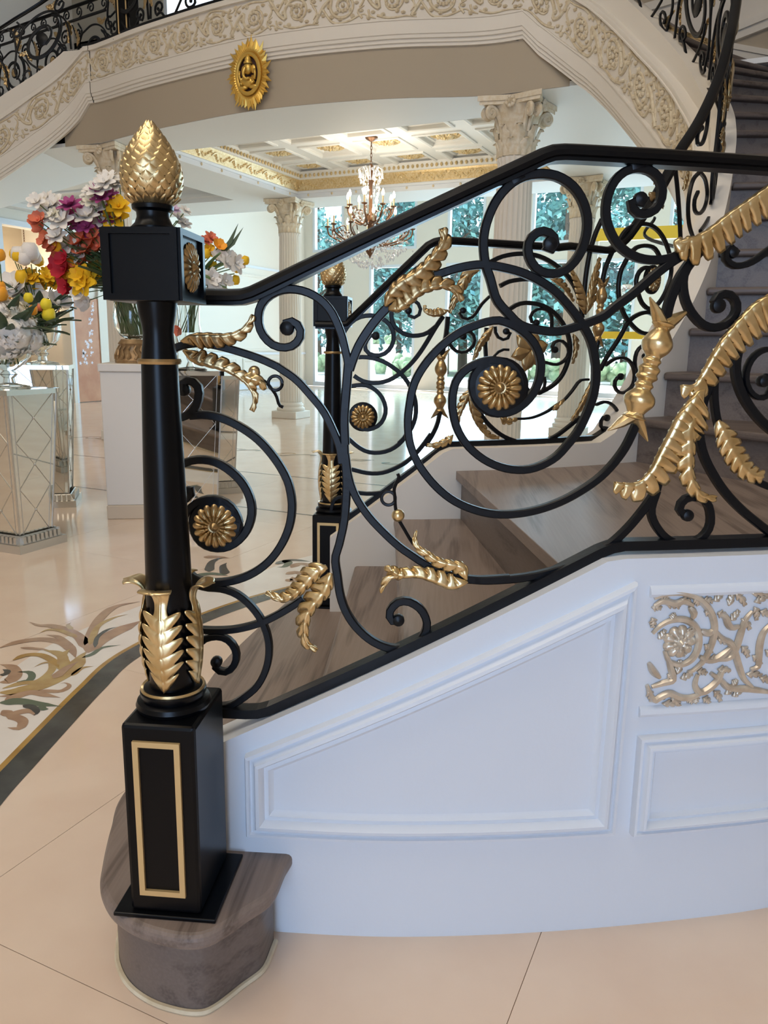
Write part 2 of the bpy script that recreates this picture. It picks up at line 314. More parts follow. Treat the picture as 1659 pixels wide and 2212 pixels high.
def bud_mesh(mb, S, a, b, r, off=0.):                 # bulbous double husk along the line a-b in (s, z)
    a = np.array(a); b = np.array(b); prof = [(0, .35), (.03, .75), (.08, .5), (.14, .75), (.22, 1.0), (.3, .85), (.36, .5), (.4, .62), (.44, .5), (.48, .72), (.53, .62), (.57, .72), (.61, .48), (.65, .62), (.69, .52), (.76, .95), (.83, 1.0), (.9, .7), (.95, .55), (.985, .8), (1, .6)]
    pc = cat(prof, 4); P = [S.at(*(a+(b-a)*t), off) for t, _ in pc]; mb.tube(P, [r*max(.1, x) for _, x in pc], 16, nrm=[S.nrm(a[0])]*len(P))
    d = (b-a); L = np.linalg.norm(d); t_ = d/L; n_ = np.array([-t_[1], t_[0]])
    for end, sg in ((a, -1), (b, 1)):                  # flared leaf tips
        for q in (-1, 1):
            p0 = end-sg*t_*L*.06; p1 = end+sg*t_*r*.45+n_*q*r*.75; p2 = end+sg*t_*r*1.15+n_*q*r*1.45
            mb.tube([S.at(*p0, off), S.at(*p1, off), S.at(*p2, off)], [r*.62, r*.42, r*.06], 8, flat=.8)
# ------------------------------------------------------------------ the staircase
stair = empty('staircase', (-.6, 2.2, 0), 0, 'curved staircase with dark oak treads and white panelled side, rising to the gallery', 'staircase')
def tread(poly, z, nose):                             # poly: plan outline; nose: index range of the front edge (extruded riser under it)
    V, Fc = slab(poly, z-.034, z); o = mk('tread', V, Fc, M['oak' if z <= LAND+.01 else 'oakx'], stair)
    bv = o.modifiers.new('round', 'BEVEL'); bv.width = .012; bv.segments = 3; bv.limit_method = 'ANGLE'
    return o
def riser(line, z0, z1, inset):                       # strip under a nosing line, set back
    P = offset(line, inset); V = [(p[0], p[1], z0) for p in P]+[(p[0], p[1], z1) for p in P]; n = len(P)
    P2 = offset(line, inset+.02); V += [(p[0], p[1], z0) for p in P2]+[(p[0], p[1], z1) for p in P2]
    Fc = [(i, i+1, n+i+1, n+i) for i in range(n-1)]+[(2*n+i, 3*n+i, 3*n+i+1, 2*n+i+1) for i in range(n-1)]+[(n+i, n+i+1, 3*n+i+1, 3*n+i) for i in range(n-1)]+[(0, n, 3*n, 2*n), (n-1, 3*n-1, 4*n-1, 2*n-1)]
    return mk('riser', V, Fc, M['oakr'], stair, smooth=True)
def g2(px, z): return [tuple(ground(x, y, z)[:2]) for x, y in px]
n1 = cat(g2([(617, 1868), (590, 1925), (540, 1962), (440, 2021), (330, 2011), (250, 1970), (217, 1915), (221, 1858), (239, 1781), (267, 1707)], RISE)+[(-1.35, 1.55), (-1.523, 1.977), (-1.624, 2.371), (-1.71, 2.80), (-1.70, 3.02), (-1.60, 3.10), (-1.47, 3.06), (-1.42, 2.93)], 8)
tread([tuple(p) for p in n1]+[(-1.30, 2.72), (-.80, 1.34)], RISE, None)
riser(n1[::-1], 0, RISE-.034, .028)
mb = MB(); P = offset(n1[::-1], .024); mb.tube([(p[0], p[1], .005) for p in P], .006, 6); mb.build('floor_bead', M['creamr'], stair, smooth=True)
n2 = [(-.80, 1.30), (-1.38, 2.69)]; n3 = [(-.600, 1.385), (-.691, 1.577), (-1.192, 2.656), (-1.245, 2.76)]; n4 = [(-.315, 1.63), (-.35, 1.703), (-1.032, 2.878)]
def strip(line, k=8): return resample(line, .12)
l2, l3, l4 = strip(n2), strip(n3), strip(n4)
tread([tuple(p) for p in l2]+[(-1.15, 2.80), (-.55, 1.42)], 2*RISE, None); riser(l2[::-1], RISE, 2*RISE-.034, .024)
tread([tuple(p) for p in l3]+[(-.95, 2.93), (-.30, 1.64)], 3*RISE, None); riser(l3[::-1], 2*RISE, 3*RISE-.034, .024)
riser(l4[::-1], 3*RISE, LAND-.034, .024)
ANG = [-36, -10, 0, 3, 6, 9, 13, 17, 22, 27, 33, 39, 45, 52, 58, 64, 70, 76, 82]
def s_of(z, f):
    a, b = 0.9, 6.0
    for _ in range(40):
        c = (a+b)/2
        if f(c) < z: a = c
        else: b = c
    return a
noses = []
for k in range(1, 20):
    z = LAND+RISE*k; s = max(1.34, s_of(z+.10, curb_in)) if k > 1 else 1.36
    p = IN.at(s, 0)[:2]; a = math.radians(ANG[k-1]); noses.append((p, p+1.9*np.array([math.cos(a), math.sin(a)]), z))
inl = [tuple(IN.at(s, 0)[:2]) for s in np.linspace(.50, 1.36, 8)]
tread([tuple(p) for p in l4]+inl+[(-.2, 3.75), (.95, 3.0), (.86, 2.72), (.74, 2.50), (.56, 2.28), (.36, 2.07), (.12, 1.86), (-.03, 1.75)], LAND, None)
for i, (a, b, z) in enumerate(noses):
    if i < 18: c, d = noses[i+1][0], noses[i+1][1]
    else: c, d = a+np.array([-.5, .02]), b+np.array([-.5, .1])
    u = (b-a)/np.linalg.norm(b-a); back = np.array([-u[1], u[0]])*.05
    tread([tuple(a-back*.5), tuple(b-back*.5), tuple(d+back), tuple(c+back)], z, None)
    riser(np.array([a, b]), z-RISE, z-.034, .022)
# outer string wall: white panelled
def ribbon(mb, S, ss, zb, zt, off, thick):            # upright band between zb(s) and zt(s) with thickness
    V = []
    for s in ss:
        a = zb(s); b = zt(s); V += [S.at(s, a, off), S.at(s, b, off), S.at(s, b, off-thick), S.at(s, a, off-thick)]
    n = len(ss); Fc = []
    for i in range(n-1):
        for j in range(4): Fc.append((i*4+j, i*4+(j+1)%4, (i+1)*4+(j+1)%4, (i+1)*4+j))
    Fc += [(3, 2, 1, 0), tuple((n-1)*4+j for j in range(4))]; mb.add(V, Fc)
sw = np.r_[np.arange(.02, .86, .04), .88, .90, .92, np.arange(.96, WALL.L, .05)]
mb = MB(); ribbon(mb, WALL, sw, lambda s: 0., curb_out, 0., .10); mb.build('string_wall', M['white'], stair)
def moulding(S, poly, parent, width=.05, prof=None, name='panel_moulding', mt='white'):
    prof = prof or [(0, 0), (.0, .012), (.05, .019), (.16, .020), (.20, .013), (.32, .016), (.42, .026), (.54, .027), (.62, .020), (.68, .009), (.84, .011), (.90, .004), (1., 0)]
    P = np.array(poly); n = len(P); mbm = MB(); rows = []
    ctr = P.mean(0); area_ = sum(P[i][0]*P[(i+1)%n][1]-P[(i+1)%n][0]*P[i][1] for i in range(n)); sg = 1 if area_ > 0 else -1
    pts = []
    for i in range(n):
        a, b = P[i], P[(i+1)%n]; m = max(2, int(np.linalg.norm(b-a)/.05))
        e0 = P[i]-P[i-1]; e1 = b-a; e2 = P[(i+2)%n]-b
        nn = lambda e: sg*np.array([-e[1], e[0]])/np.linalg.norm(e)
        def mit(p, q): v = nn(p)+nn(q); return v/np.dot(v, nn(q))
        A = mit(e0, e1); B_ = mit(e1, e2)
        V = []
        for k in range(m+1):
            t = k/m
            for w_, h in prof:
                q = (a+A*w_*width)*(1-t)+(b+B_*w_*width)*t; V.append(S.at(q[0], q[1], h))
        K = len(prof); mbm.add(V, [(k*K+j, k*K+j+1, (k+1)*K+j+1, (k+1)*K+j) for k in range(m) for j in range(K-1)])
    return mbm.build(name, M[mt], parent, smooth=True)
moulding(WALL, [(.158, .237), (.938, .237), (.940, .797), (.158, .421)], stair, .058)
moulding(WALL, [(.976, .231), (1.95, .236), (1.95, .468), (.974, .460)], stair, .045)
for z0 in (.775, .515):
    mb = MB(); P = [WALL.at(s, z0, 0) for s in np.arange(.972, 1.96, .04)]; mb.prof(P, [(-.002, -.012), (.006, -.012), (.010, -.005), (.008, .004), (.003, .010), (-.002, .012)], [WALL.nrm(s) for s in np.arange(.972, 1.96, .04)]); mb.build('picture_rail', M['white'], stair, smooth=True)
# gilded fretwork scrolls in the raised panel
fr = (1340, 1180, .19888)
vines = [[(360, 560), (520, 510), (700, 510), (850, 570), (960, 690), (1010, 830), (1000, 980), (950, 1130), (880, 1250), (780, 1340), (720, 1360)],
 [(340, 940), (420, 860), (540, 800), (680, 790), (790, 850), (840, 960), (830, 1100), (760, 1220), (640, 1280), (520, 1240), (470, 1130)],
 [(1420, 700), (1340, 800), (1290, 950), (1240, 1100), (1170, 1200), (1060, 1220), (960, 1240)], [(1640, 820), (1540, 930), (1500, 1060), (1490, 1200), (1480, 1300), (1400, 1330)],
 [(1010, 900), (1100, 1000), (1180, 1040), (1230, 1140), (1280, 1300), (1330, 1430), (1420, 1520)], [(830, 1380), (800, 1500), (860, 1580), (960, 1530), (1050, 1440), (1100, 1340), (1180, 1340)],
 [(300, 1260), (350, 1350), (420, 1420)], [(330, 1520), (450, 1480), (560, 1440), (540, 1320), (500, 1180)], [(280, 1500), (350, 1660), (420, 1630), (520, 1590), (620, 1630), (720, 1640), (820, 1610), (900, 1560)],
 [(970, 1370), (1080, 1450), (1150, 1520), (1250, 1540), (1350, 1540), (1500, 1560), (1620, 1580)], [(1050, 720), (1130, 760), (1160, 840), (1210, 880), (1280, 860)], [(860, 910), (940, 940), (1000, 900)], [(360, 640), (460, 590), (580, 620), (680, 590), (780, 640)], [(740, 650), (790, 720), (770, 780)], [(850, 1190), (930, 1230), (1020, 1220), (1110, 1160), (1200, 1080)]]
lf = [((400, 1000), (480, 900)), ((560, 960), (700, 1000)), ((700, 900), (800, 960)), ((560, 1120), (700, 1180)), ((900, 700), (1000, 760)), ((900, 1060), (980, 1160)), ((1300, 780), (1400, 900)), ((1500, 700), (1640, 760)), ((1500, 1420), (1640, 1480)), ((1420, 1180), (1520, 1280)), ((1560, 1120), (1660, 1240)), ((420, 520), (520, 560)), ((700, 1640), (780, 1700)), ((880, 1640), (960, 1700)), ((1000, 590), (1110, 500)), ((880, 580), (1000, 600)), ((1160, 640), (1200, 480)), ((1230, 500), (1350, 640)), ((1400, 500), (1600, 520)), ((1440, 600), (1600, 540)), ((1040, 720), (1140, 770)), ((1180, 800), (1280, 690)), ((1440, 650), (1470, 800)), ((480, 620), (640, 660)), ((640, 560), (760, 640)), ((780, 560), (840, 640)), ((330, 660), (440, 670)), ((330, 770), (340, 880)), ((540, 790), (570, 720)), ((600, 1380), (640, 1230)), ((640, 1430), (780, 1380)), ((500, 1380), (560, 1480)), ((820, 1350), (930, 1380)), ((1040, 1330), (1180, 1350)), ((1120, 1600), (1260, 1500)), ((1200, 1620), (1330, 1540)), ((1000, 1560), (1080, 1680)), ((400, 1640), (560, 1580)), ((440, 1700), (640, 1720)), ((540, 1640), (640, 1740)), ((280, 1560), (330, 1680)), ((1040, 1000), (1180, 1060)), ((1350, 1380), (1530, 1400)), ((1300, 1080), (1380, 1200)), ((1200, 1500), (1260, 1440)), ((800, 1640), (800, 1700)), ((960, 1200), (1050, 1240))]
fret = empty('fretwork_panel', tuple(WALL.at(.98, .52)), 0)
fret.parent = stair; ORG[fret] = WALL.at(.98, .52); fret.location = tuple(WALL.at(.98, .52)-ORG[stair])
for rep in range(3):
    for v in vines:
        q = [tuple(WALL.hit(*p)) for p in PX(fr, v)]; q = [(s+rep*.285, z) for s, z in q]
        if rep and q[0][0] > 1.93: continue
        c = resample(cat(q, 6), .006); m = len(c); mb = MB(); mb.tube([WALL.at(min(s, 1.95), z, .004) for s, z in c], [.0082*(1-.5*abs(2*i/(m-1)-1)**2) for i in range(m)], 6, nrm=[WALL.nrm(s) for s, z in c]); mb.build('fretwork_vine', M['silver'], fret, smooth=True)
    for a, b in lf:
        q = [tuple(WALL.hit(*p)) for p in PX(fr, [a, ((a[0]+b[0])/2+14, (a[1]+b[1])/2-8), b])]; q = [(s+rep*.285, z) for s, z in q]
        if q[0][0] < 1.93: leaf(WALL, None, .0085, .0085, fret, 3, .2, 'silver', 'fretwork_leaf', sz=q, bulge=.006, off=.001, th=.001)
    c = WALL.hit(*PX(fr, [(630, 1030)])[0]); c = (c[0]+rep*.285, c[1])
    if c[0] < 1.93: mb = MB(); rosette_mesh(mb, WALL.at(c[0], c[1], 0), WALL.nrm(c[0]), .036, 9, .014); mb.build('fretwork_flower', M['silver'], fret, smooth=True)
# inner string: plain towards the stair, mouldings and frieze towards the hall
def depth_in(s): return float(np.interp(s, [0, .4, 1.2, 1.4, 2.0, 2.4, 5.4, 5.85, 6.0], [.5, .86, .86, .67, .66, .66, .68, .64, .585]))
istr = MB(); ss = np.arange(0., IN.L, .04); ribbon(istr, IN, ss, lambda s: max(0., curb_in(s)-depth_in(s)), curb_in, 0., -.13)
istr.build('inner_string', M['cream'], stair, smooth=True)
# ------------------------------------------------------------------ newel posts (built once in its own axes, then copied)
def make_newel(loc, rz, label):
    t = empty('newel_post', loc, rz, label, 'newel post', 'newel posts at the foot of the stair')
    B = M['black']
    def bx(name, a, b, m, par=t, bev=.004):
        mb = MB().box(a, b); o = mk(name, mb.V, mb.F, m, par, local=True)
        if bev: md = o.modifiers.new('edge', 'BEVEL'); md.width = bev; md.segments = 2
        return o
    bx('base_plate', (-.098, -.098, 0), (.098, .098, .008), B, bev=.002)
    base = bx('base', (-.068, -.0875, .008), (.068, .0875, .388), B, bev=.007)
    for yy, sg in ((-.0875, -1), (.0875, 1)):          # raised gilt frame on the front and back faces
        x0, x1, z0, z1, f = -.046, .041, .046, .358, .0105
        for a, b in (((x0, z0), (x1, z0+f)), ((x0, z1-f), (x1, z1)), ((x0, z0+f), (x0+f, z1-f)), ((x1-f, z0+f), (x1, z1-f))):
            y0, y1 = sorted((yy, yy+sg*.006)); o = MB().box((a[0], y0, a[1]), (b[0], y1, b[1])); mk('gilt_frame', o.V, o.F, M['goldf'], base, local=True)
    def lat(name, prof, m, n=40, par=t, sm=True): o = MB().lathe(prof, n); return mk(name, o.V, o.F, m, par, smooth=sm, local=True)
    lat('foot_moulding', [(.001, .388), (.066, .388), (.069, .396), (.066, .404), (.057, .408), (.060, .414), (.0605, .422), (.056, .427), (.050, .430), (.001, .430)], B)
    lat('foot_ring', [(.0535, .424), (.0575, .422), (.0595, .426), (.0575, .430), (.0535, .428)], M['goldb'])
    lat('shaft', [(.041, .428), (.043, .46), (.0425, .55), (.040, .68), (.0355, .85), (.0305, 1.02), (.0285, 1.04), (.0265, 1.055), (.0255, 1.07), (.0275, 1.085), (.031, 1.10), (.0335, 1.12)], B, 48)
    lat('shaft_ring', [(.029, 1.019), (.0355, 1.0185), (.0375, 1.023), (.0355, 1.0275), (.029, 1.027)], M['gold'])
    for q in range(4):                                 # acanthus leaves hugging the foot of the shaft
        n = 97; A = 8; rows = []; a0 = q*PI/2+PI/2
        for i in range(n):
            tt = i/(n-1); z = .432+.182*min(1, tt/.86); r = .0465+.011*math.sin(PI*min(1, tt/.8))
            if tt > .80: k = (tt-.80)/.20; z = .432+.182*.80/.86+.030*math.sin(k*PI*.62); r = .0465+.026*(1-math.cos(k*PI*.62))
            f = (tt*9.0) % 1.; W = .038*min(1, .62+tt*2.2)*(1-.12*tt)
            if tt < .667: lob = .40+.60*math.sin(PI*f**1.1)**.6
            elif tt < .8: lob = .40-.06*math.sin((tt-.667)/.133*PI)
            else: lob = .40+.22*math.sin((tt-.8)/.2*PI*.75)
            row = []
            for j in range(-A, A+1):
                v = j/A; av = abs(v); ww = W*v*(lob if av > .35 else (lob*(av/.35)+(1-av/.35)) if lob > .4 else lob/.40*.40*1.0); ww = W*v*lob
                rr = r-.005*v*v*lob+(.0045*math.sin(PI*f)*av if tt < .667 else 0)+(.0035 if j == 0 else 0); a = a0+ww/.049
                row.append((rr*math.cos(a), rr*math.sin(a), z+.022*(av*lob)**1.3*(1 if tt < .667 else max(0, 1-(tt-.667)*8))))
            rows.append(row)
        k = 2*A+1; o = mk('acanthus_leaf', [p for r in rows for p in r], [(i*k+j, i*k+j+1, (i+1)*k+j+1, (i+1)*k+j) for i in range(n-1) for j in range(k-1)], M['goldb'], t, smooth=2, local=True)
        md = o.modifiers.new('thickness', 'SOLIDIFY'); md.thickness = .0025; md.offset = -1
    cap = bx('cap_block', (-.060, -.060, 1.12), (.060, .060, 1.234), B, bev=.004)
    for k in range(4):                                 # raised border round each face of the block
        R = Matrix.Rotation(k*PI/2, 4, 'Z')
        for a, b in (((-.061, -.066, 1.121), (.061, -.060, 1.131)), ((-.061, -.066, 1.223), (.061, -.060, 1.233)), ((-.061, -.066, 1.131), (-.050, -.060, 1.223)), ((.050, -.066, 1.131), (.061, -.060, 1.223))):
            o = MB().box(a, b); mk('cap_border', [tuple(R @ Vector(v)) for v in o.V], o.F, B, cap, local=True)
        if k in (1, 3):
            n = R @ Vector((0, -1, 0)); mb = MB(); rosette_mesh(mb, np.array(R @ Vector((0, -.0595, 1.177))), np.array(n), .041, 18, .009); mk('rosette', mb.V, mb.F, M['gold'], cap, smooth=True, local=True)
    lat('finial_neck', [(.001, 1.234), (.036, 1.234), (.037, 1.240), (.030, 1.247), (.0265, 1.256), (.027, 1.264), (.033, 1.268), (.034, 1.274), (.028, 1.278), (.001, 1.278)], B)
    egg = lambda u: (.0485*math.sin(PI*(.13+.87*u)**.80)**.9+.0008, 1.274+.130*u)   # pine-cone outline
    body = lat('finial', [(max(.0008, egg(u)[0]*.93), egg(u)[1]) for u in np.linspace(0, 1, 16)], M['goldb'], 28)
    sc = MB(); V = []; n = 6                          # one pointed scale with ribs
    for i in range(n+1):
        tt = i/n; wdt = math.sin(PI*(.18+.82*tt)**.9)**.7*(1-tt*.15) if tt < 1 else .02
        for j in range(-3, 4):
            v = j/3; V.append((v*wdt*.5, -.16*(1-v*v)*math.sin(PI*min(1, tt*1.1)*.55)-.03*(abs(j) % 2)*(tt < .9), tt))
    sc.add(V, [(i*7+j, i*7+j+1, (i+1)*7+j+1, (i+1)*7+j) for i in range(n) for j in range(6)])
    first = None
    for row in range(12):
        u0 = .005+row*.078; u1 = min(1, u0+.125); r0, z0 = egg(u0); r1, z1 = egg(u1); cnt = max(6, 17-row//2-max(0, row-6))
        h = math.hypot(r1-r0, z1-z0); tilt = math.atan2(r0-r1, z1-z0)
        for q in range(cnt):
            a = 2*PI*(q+.5*(row % 2))/cnt; wd = 2*PI*max(r0, .012)/cnt*1.12
            Mx = Matrix.Rotation(a+PI/2, 4, 'Z') @ Matrix.Translation((0, -r0*.97, z0)) @ Matrix.Rotation(-tilt+(.16 if row == 0 else .05), 4, 'X') @ Matrix.Diagonal((wd, .016, h, 1))
            if first is None: first = mk('finial_scale', sc.V, sc.F, M['goldb'], body, smooth=2, local=True); first.matrix_local = Mx
            else: inst(first, 'finial_scale', body, Mx)
    return t
NC = np.array([-.9297, 1.0723]); NA = math.atan2(.3448, .9387)
newel = make_newel((NC[0], NC[1], RISE), NA, 'near black newel post with gilt acanthus leaves and gold pine-cone finial, left foreground')
far = copy_tree(newel); far.location = (-1.512, 2.745, RISE); far.rotation_euler = (0, 0, NA-.02); far['label'] = 'far black newel post with gold pine-cone finial seen behind the near railing'
# ------------------------------------------------------------------ near railing
nr = empty('stair_railing', (-.9, 1.2, .5), 0, 'near black wrought iron railing with gold acanthus leaves along the white stair wall', 'railing', 'stair railings')
hr = [(.0, 1.333), (.148, 1.333), (.166, 1.3345), (.184, 1.341), (.70, 1.583), (.716, 1.591), (.735, 1.5945), (.76, 1.5948), (1.2, 1.592), (WALL.L-.02, 1.592)]
hp = resample(hr, .02); hs = [(-.024, -.006), (-.026, .002), (-.022, .010), (-.012, .0145), (0, .016), (.012, .0145), (.022, .010), (.026, .002), (.024, -.006), (.017, -.008), (.017, -.0145), (-.017, -.0145), (-.017, -.008)]
MB().prof([RAIL.at(s, z-.002) for s, z in hp], hs, [RAIL.nrm(s) for s, z in hp]).build('handrail', M['black'], nr, smooth=True)
br = [(.0, .492), (.165, .492), (.19, .497), (.88, .853), (.91, .861), (1.2, .862), (WALL.L-.02, .865)]
bp_ = resample(br, .025); MB().prof([RAIL.at(s, z) for s, z in bp_], [(-.017, -.010), (-.017, .010), (.017, .010), (.017, -.010)], [RAIL.nrm(s) for s, z in bp_]).build('bottom_rail', M['blackr'], nr)
for za, zb in ((1.333, .026), (.492, .018)):          # rail ends returned into the back of the newel
    p = RAIL.at(.0, za); q = np.array([NC[0]-.02, NC[1]+.05, za]); MB().tube([p, (p+q)/2, q], zb*.6, 8).build('rail_return', M['blackr'], nr, smooth=True)
A = (220, 740, .28933); B = (540, 440, .25316); C = (860, 440, .26522); D = (1240, 360, .25256); E = (1240, 860, .25256); G = (360, 1160, .36166); Fq = (640, 940, .27728); W5 = (920, 360, .21700); Z7 = (180, 240, .25316); W2 = (940, 880, .43339); K6 = (370, 440, .24414)
def nb(crop, pts, **k): return bar(RAIL, PX(crop, pts) if crop else pts, nr, **k)
# between newel and first upright
nb(Z7, [(745, 2055), (800, 2015), (900, 1990), (1040, 1985), (1250, 2030), (1500, 2110), (1659, 2180)], w=.0145)
nb(None, [(600, 792), (640, 820), (675, 858), (700, 890), (720, 930), (733, 965), (738, 1000)])
nb(A, [(612, 352), (600, 318), (630, 285), (680, 290), (725, 340), (722, 420), (690, 500), (630, 548), (560, 560)], eye=-.013, w=.016)
nb(A, [(660, 545), (780, 540), (900, 565), (1030, 625), (1170, 725), (1290, 860), (1380, 1010), (1415, 1140), (1420, 1260), (1395, 1390), (1335, 1520), (1240, 1640), (1110, 1730), (960, 1780), (800, 1790), (690, 1755), (620, 1690)], w=.016)
nb(A, [(590, 912), (670, 880), (760, 873), (860, 895), (960, 955), (1050, 1045), (1105, 1150), (1122, 1260), (1098, 1370), (1040, 1460), (950, 1520), (855, 1532), (765, 1505), (705, 1440), (685, 1355), (705, 1275), (765, 1215), (850, 1190), (940, 1215), (1000, 1275), (1025, 1350)], w=.0165)
nb(A, [(1010, 1400), (1020, 1330), (980, 1240), (900, 1180), (800, 1165), (710, 1195), (650, 1250), (600, 1340)], w=.015)
nb(A, [(648, 1108), (640, 1085), (665, 1090), (670, 1130), (640, 1165), (590, 1185)], eye=-.010, w=.014)
rosette(RAIL, PX(A, [(852, 1365)])[0], .045, nr)
nb(G, [(150, 275), (240, 300), (330, 308), (420, 340), (505, 410), (570, 500), (606, 600), (612, 700), (590, 800), (540, 890), (460, 958), (390, 1000), (330, 1010)], w=.0145)
nb(G, [(185, 552), (300, 557), (420, 548), (550, 515), (650, 470), (750, 412), (820, 365)], w=.0145)
nb(G, [(185, 650), (235, 605), (310, 592), (375, 618), (415, 680), (412, 748), (375, 795), (330, 803), (292, 775), (298, 745)], eye=.012, w=.0145)
# tall upright with its scrolls
nb(B, [(318, 1062), (300, 1032), (330, 1003), (390, 1015), (432, 1075), (425, 1150), (370, 1210), (290, 1228), (200, 1205), (120, 1130), (78, 1030), (82, 910), (130, 820), (220, 755), (340, 730), (470, 750), (590, 810), (680, 900), (740, 1010), (785, 1130), (812, 1240), (835, 1340), (845, 1430)], eye=-.014, w=.0155)
nb(B, [(845, 1330), (830, 1500), (815, 1680), (805, 1850), (812, 2054)], w=.0175)
nb(Fq, [(375, 60), (382, 200), (393, 350), (388, 520), (372, 680), (335, 850), (305, 960), (322, 1100), (345, 1250), (395, 1385), (480, 1505), (600, 1605), (740, 1658), (870, 1648), (975, 1580), (1018, 1470), (975, 1360), (880, 1295), (790, 1300), (728, 1370), (740, 1440), (795, 1440)], eye=.0125, w=.0165)
nb(B, [(850, 1420), (880, 1330), (930, 1210), (1010, 1080), (1090, 975), (1190, 870), (1310, 780)], w=.017)
nb(Fq, [(385, 150), (410, 330), (465, 480), (560, 625), (680, 755), (800, 865), (900, 935), (1000, 1000), (1150, 1070), (1320, 1118), (1450, 1125), (1659, 1112)], w=.0150)
nb(None, [(1000, 1250), (1060, 1253), (1150, 1244), (1240, 1218), (1308, 1182), (1356, 1140), (1397, 1090), (1416, 1060), (1424, 1030)], w=.0160)
nb(None, [(1418, 1060), (1406, 1100), (1412, 1128), (1432, 1156), (1458, 1172), (1484, 1174), (1512, 1163), (1531, 1140), (1534, 1112), (1526, 1086), (1507, 1075), (1485, 1075), (1470, 1088), (1468, 1105), (1484, 1113)], eye=.0125, w=.0155)
# the great spirals round the rosette
nb(None, [(840, 662), (900, 612), (955, 590), (1000, 577), (1045, 572), (1099, 581), (1139, 594), (1178, 615), (1205, 636), (1231, 665), (1253, 695), (1274, 732), (1284, 772), (1287, 811), (1282, 851), (1268, 891), (1250, 928), (1228, 957), (1196, 990), (1148, 1012), (1100, 1013), (1053, 997), (1014, 967), (988, 928), (977, 880), (980, 838), (993, 811), (1014, 793), (1046, 780), (1075, 779), (1103, 790), (1120, 815), (1122, 840), (1113, 862)], w=.0155)
nb(None, [(1373, 919), (1347, 971), (1308, 1019), (1265, 1053), (1209, 1084), (1148, 1104), (1087, 1111), (1035, 1104), (983, 1083), (940, 1049), (905, 1004), (886, 960), (881, 917), (884, 878), (894, 830), (918, 787), (953, 748), (993, 718), (1032, 701), (1072, 692), (1099, 699), (1125, 713), (1152, 740), (1167, 777), (1165, 816), (1152, 848), (1125, 877), (1093, 892), (1062, 890), (1035, 872), (1021, 846), (1021, 818), (1035, 796), (1056, 786)], w=.0155)
rosette(RAIL, (1077, 837), .0435, nr, back=1.32)
S2 = PX(W5, [(1235, 772), (1200, 790), (1200, 830), (1255, 822), (1283, 760), (1255, 685), (1170, 645), (1085, 670), (1025, 745), (1012, 845), (1045, 950), (1120, 1035), (1240, 1068), (1370, 1038), (1480, 940), (1560, 800), (1600, 640), (1598, 480), (1540, 310), (1440, 182), (1290, 95), (1120, 76), (950, 110), (810, 205), (690, 355), (605, 550), (572, 720), (575, 860), (595, 990), (640, 1120)])
nb(None, S2+[(1072, 647), (1099, 679), (1125, 703), (1165, 713), (1205, 716), (1252, 703), (1300, 685), (1328, 663), (1366, 635), (1404, 602), (1442, 572), (1480, 548)], eye=-.0135, w=.0165)
nb(None, [(1112, 376), (1120, 392)], w=.030, d=.018, name='bracket')
nb(D, [(565, 278), (600, 262), (600, 305), (550, 312), (492, 290), (488, 345), (535, 398), (615, 406), (695, 362), (742, 275), (748, 180), (715, 95), (640, 35), (540, 15), (430, 45), (340, 130), (283, 260), (268, 400), (292, 520), (352, 640), (440, 728), (560, 785), (690, 800), (820, 782), (930, 735), (1040, 690)], eye=-.013, w=.016)
nb(None, [(1375, 350), (1377, 366)], w=.030, d=.018, name='bracket')
nb(D, [(1090, 700), (1000, 810), (915, 930), (850, 1060), (808, 1180), (780, 1310), (765, 1370)], w=.0185)
nb(D, [(985, 830), (935, 930), (930, 1040), (955, 1160), (1015, 1270), (1100, 1355), (1200, 1378), (1305, 1340), (1378, 1255), (1380, 1155), (1320, 1095), (1245, 1098), (1200, 1145), (1228, 1190)], eye=.0145, w=.016)
nb(D, [(1352, 735), (1330, 700), (1372, 690), (1385, 730), (1340, 770)], eye=-.011, w=.011)
nb(D, [(1330, 695), (1290, 735), (1298, 800), (1365, 848), (1465, 838), (1560, 790), (1660, 715), (1780, 640)], w=.012)
nb(D, [(1590, 1260), (1520, 1350), (1440, 1470), (1392, 1600), (1380, 1750), (1415, 1900), (1475, 2020), (1555, 2130), (1650, 2225), (1760, 2310)], w=.018)
nb(D, [(1615, 1835), (1640, 1790), (1690, 1830), (1660, 1950), (1570, 1975), (1495, 1915), (1465, 1810), (1490, 1690), (1560, 1600), (1660, 1560), (1760, 1600)], eye=-.012, w=.011)
nb(E, [(1090, -20), (1065, 150), (1068, 330), (1110, 500), (1185, 650), (1285, 800), (1405, 930), (1545, 1050), (1700, 1160), (1900, 1230)], w=.017)
nb(E, [(1225, -420), (1205, -240), (1195, -60), (1205, 90), (1225, 200), (1280, 370), (1380, 540), (1520, 680), (1610, 735), (1720, 770), (1850, 760)], w=.014)
nb(D, [(1180, 1800), (1140, 1900), (1100, 2010), (1090, 2110), (1080, 2200)], w=.017)
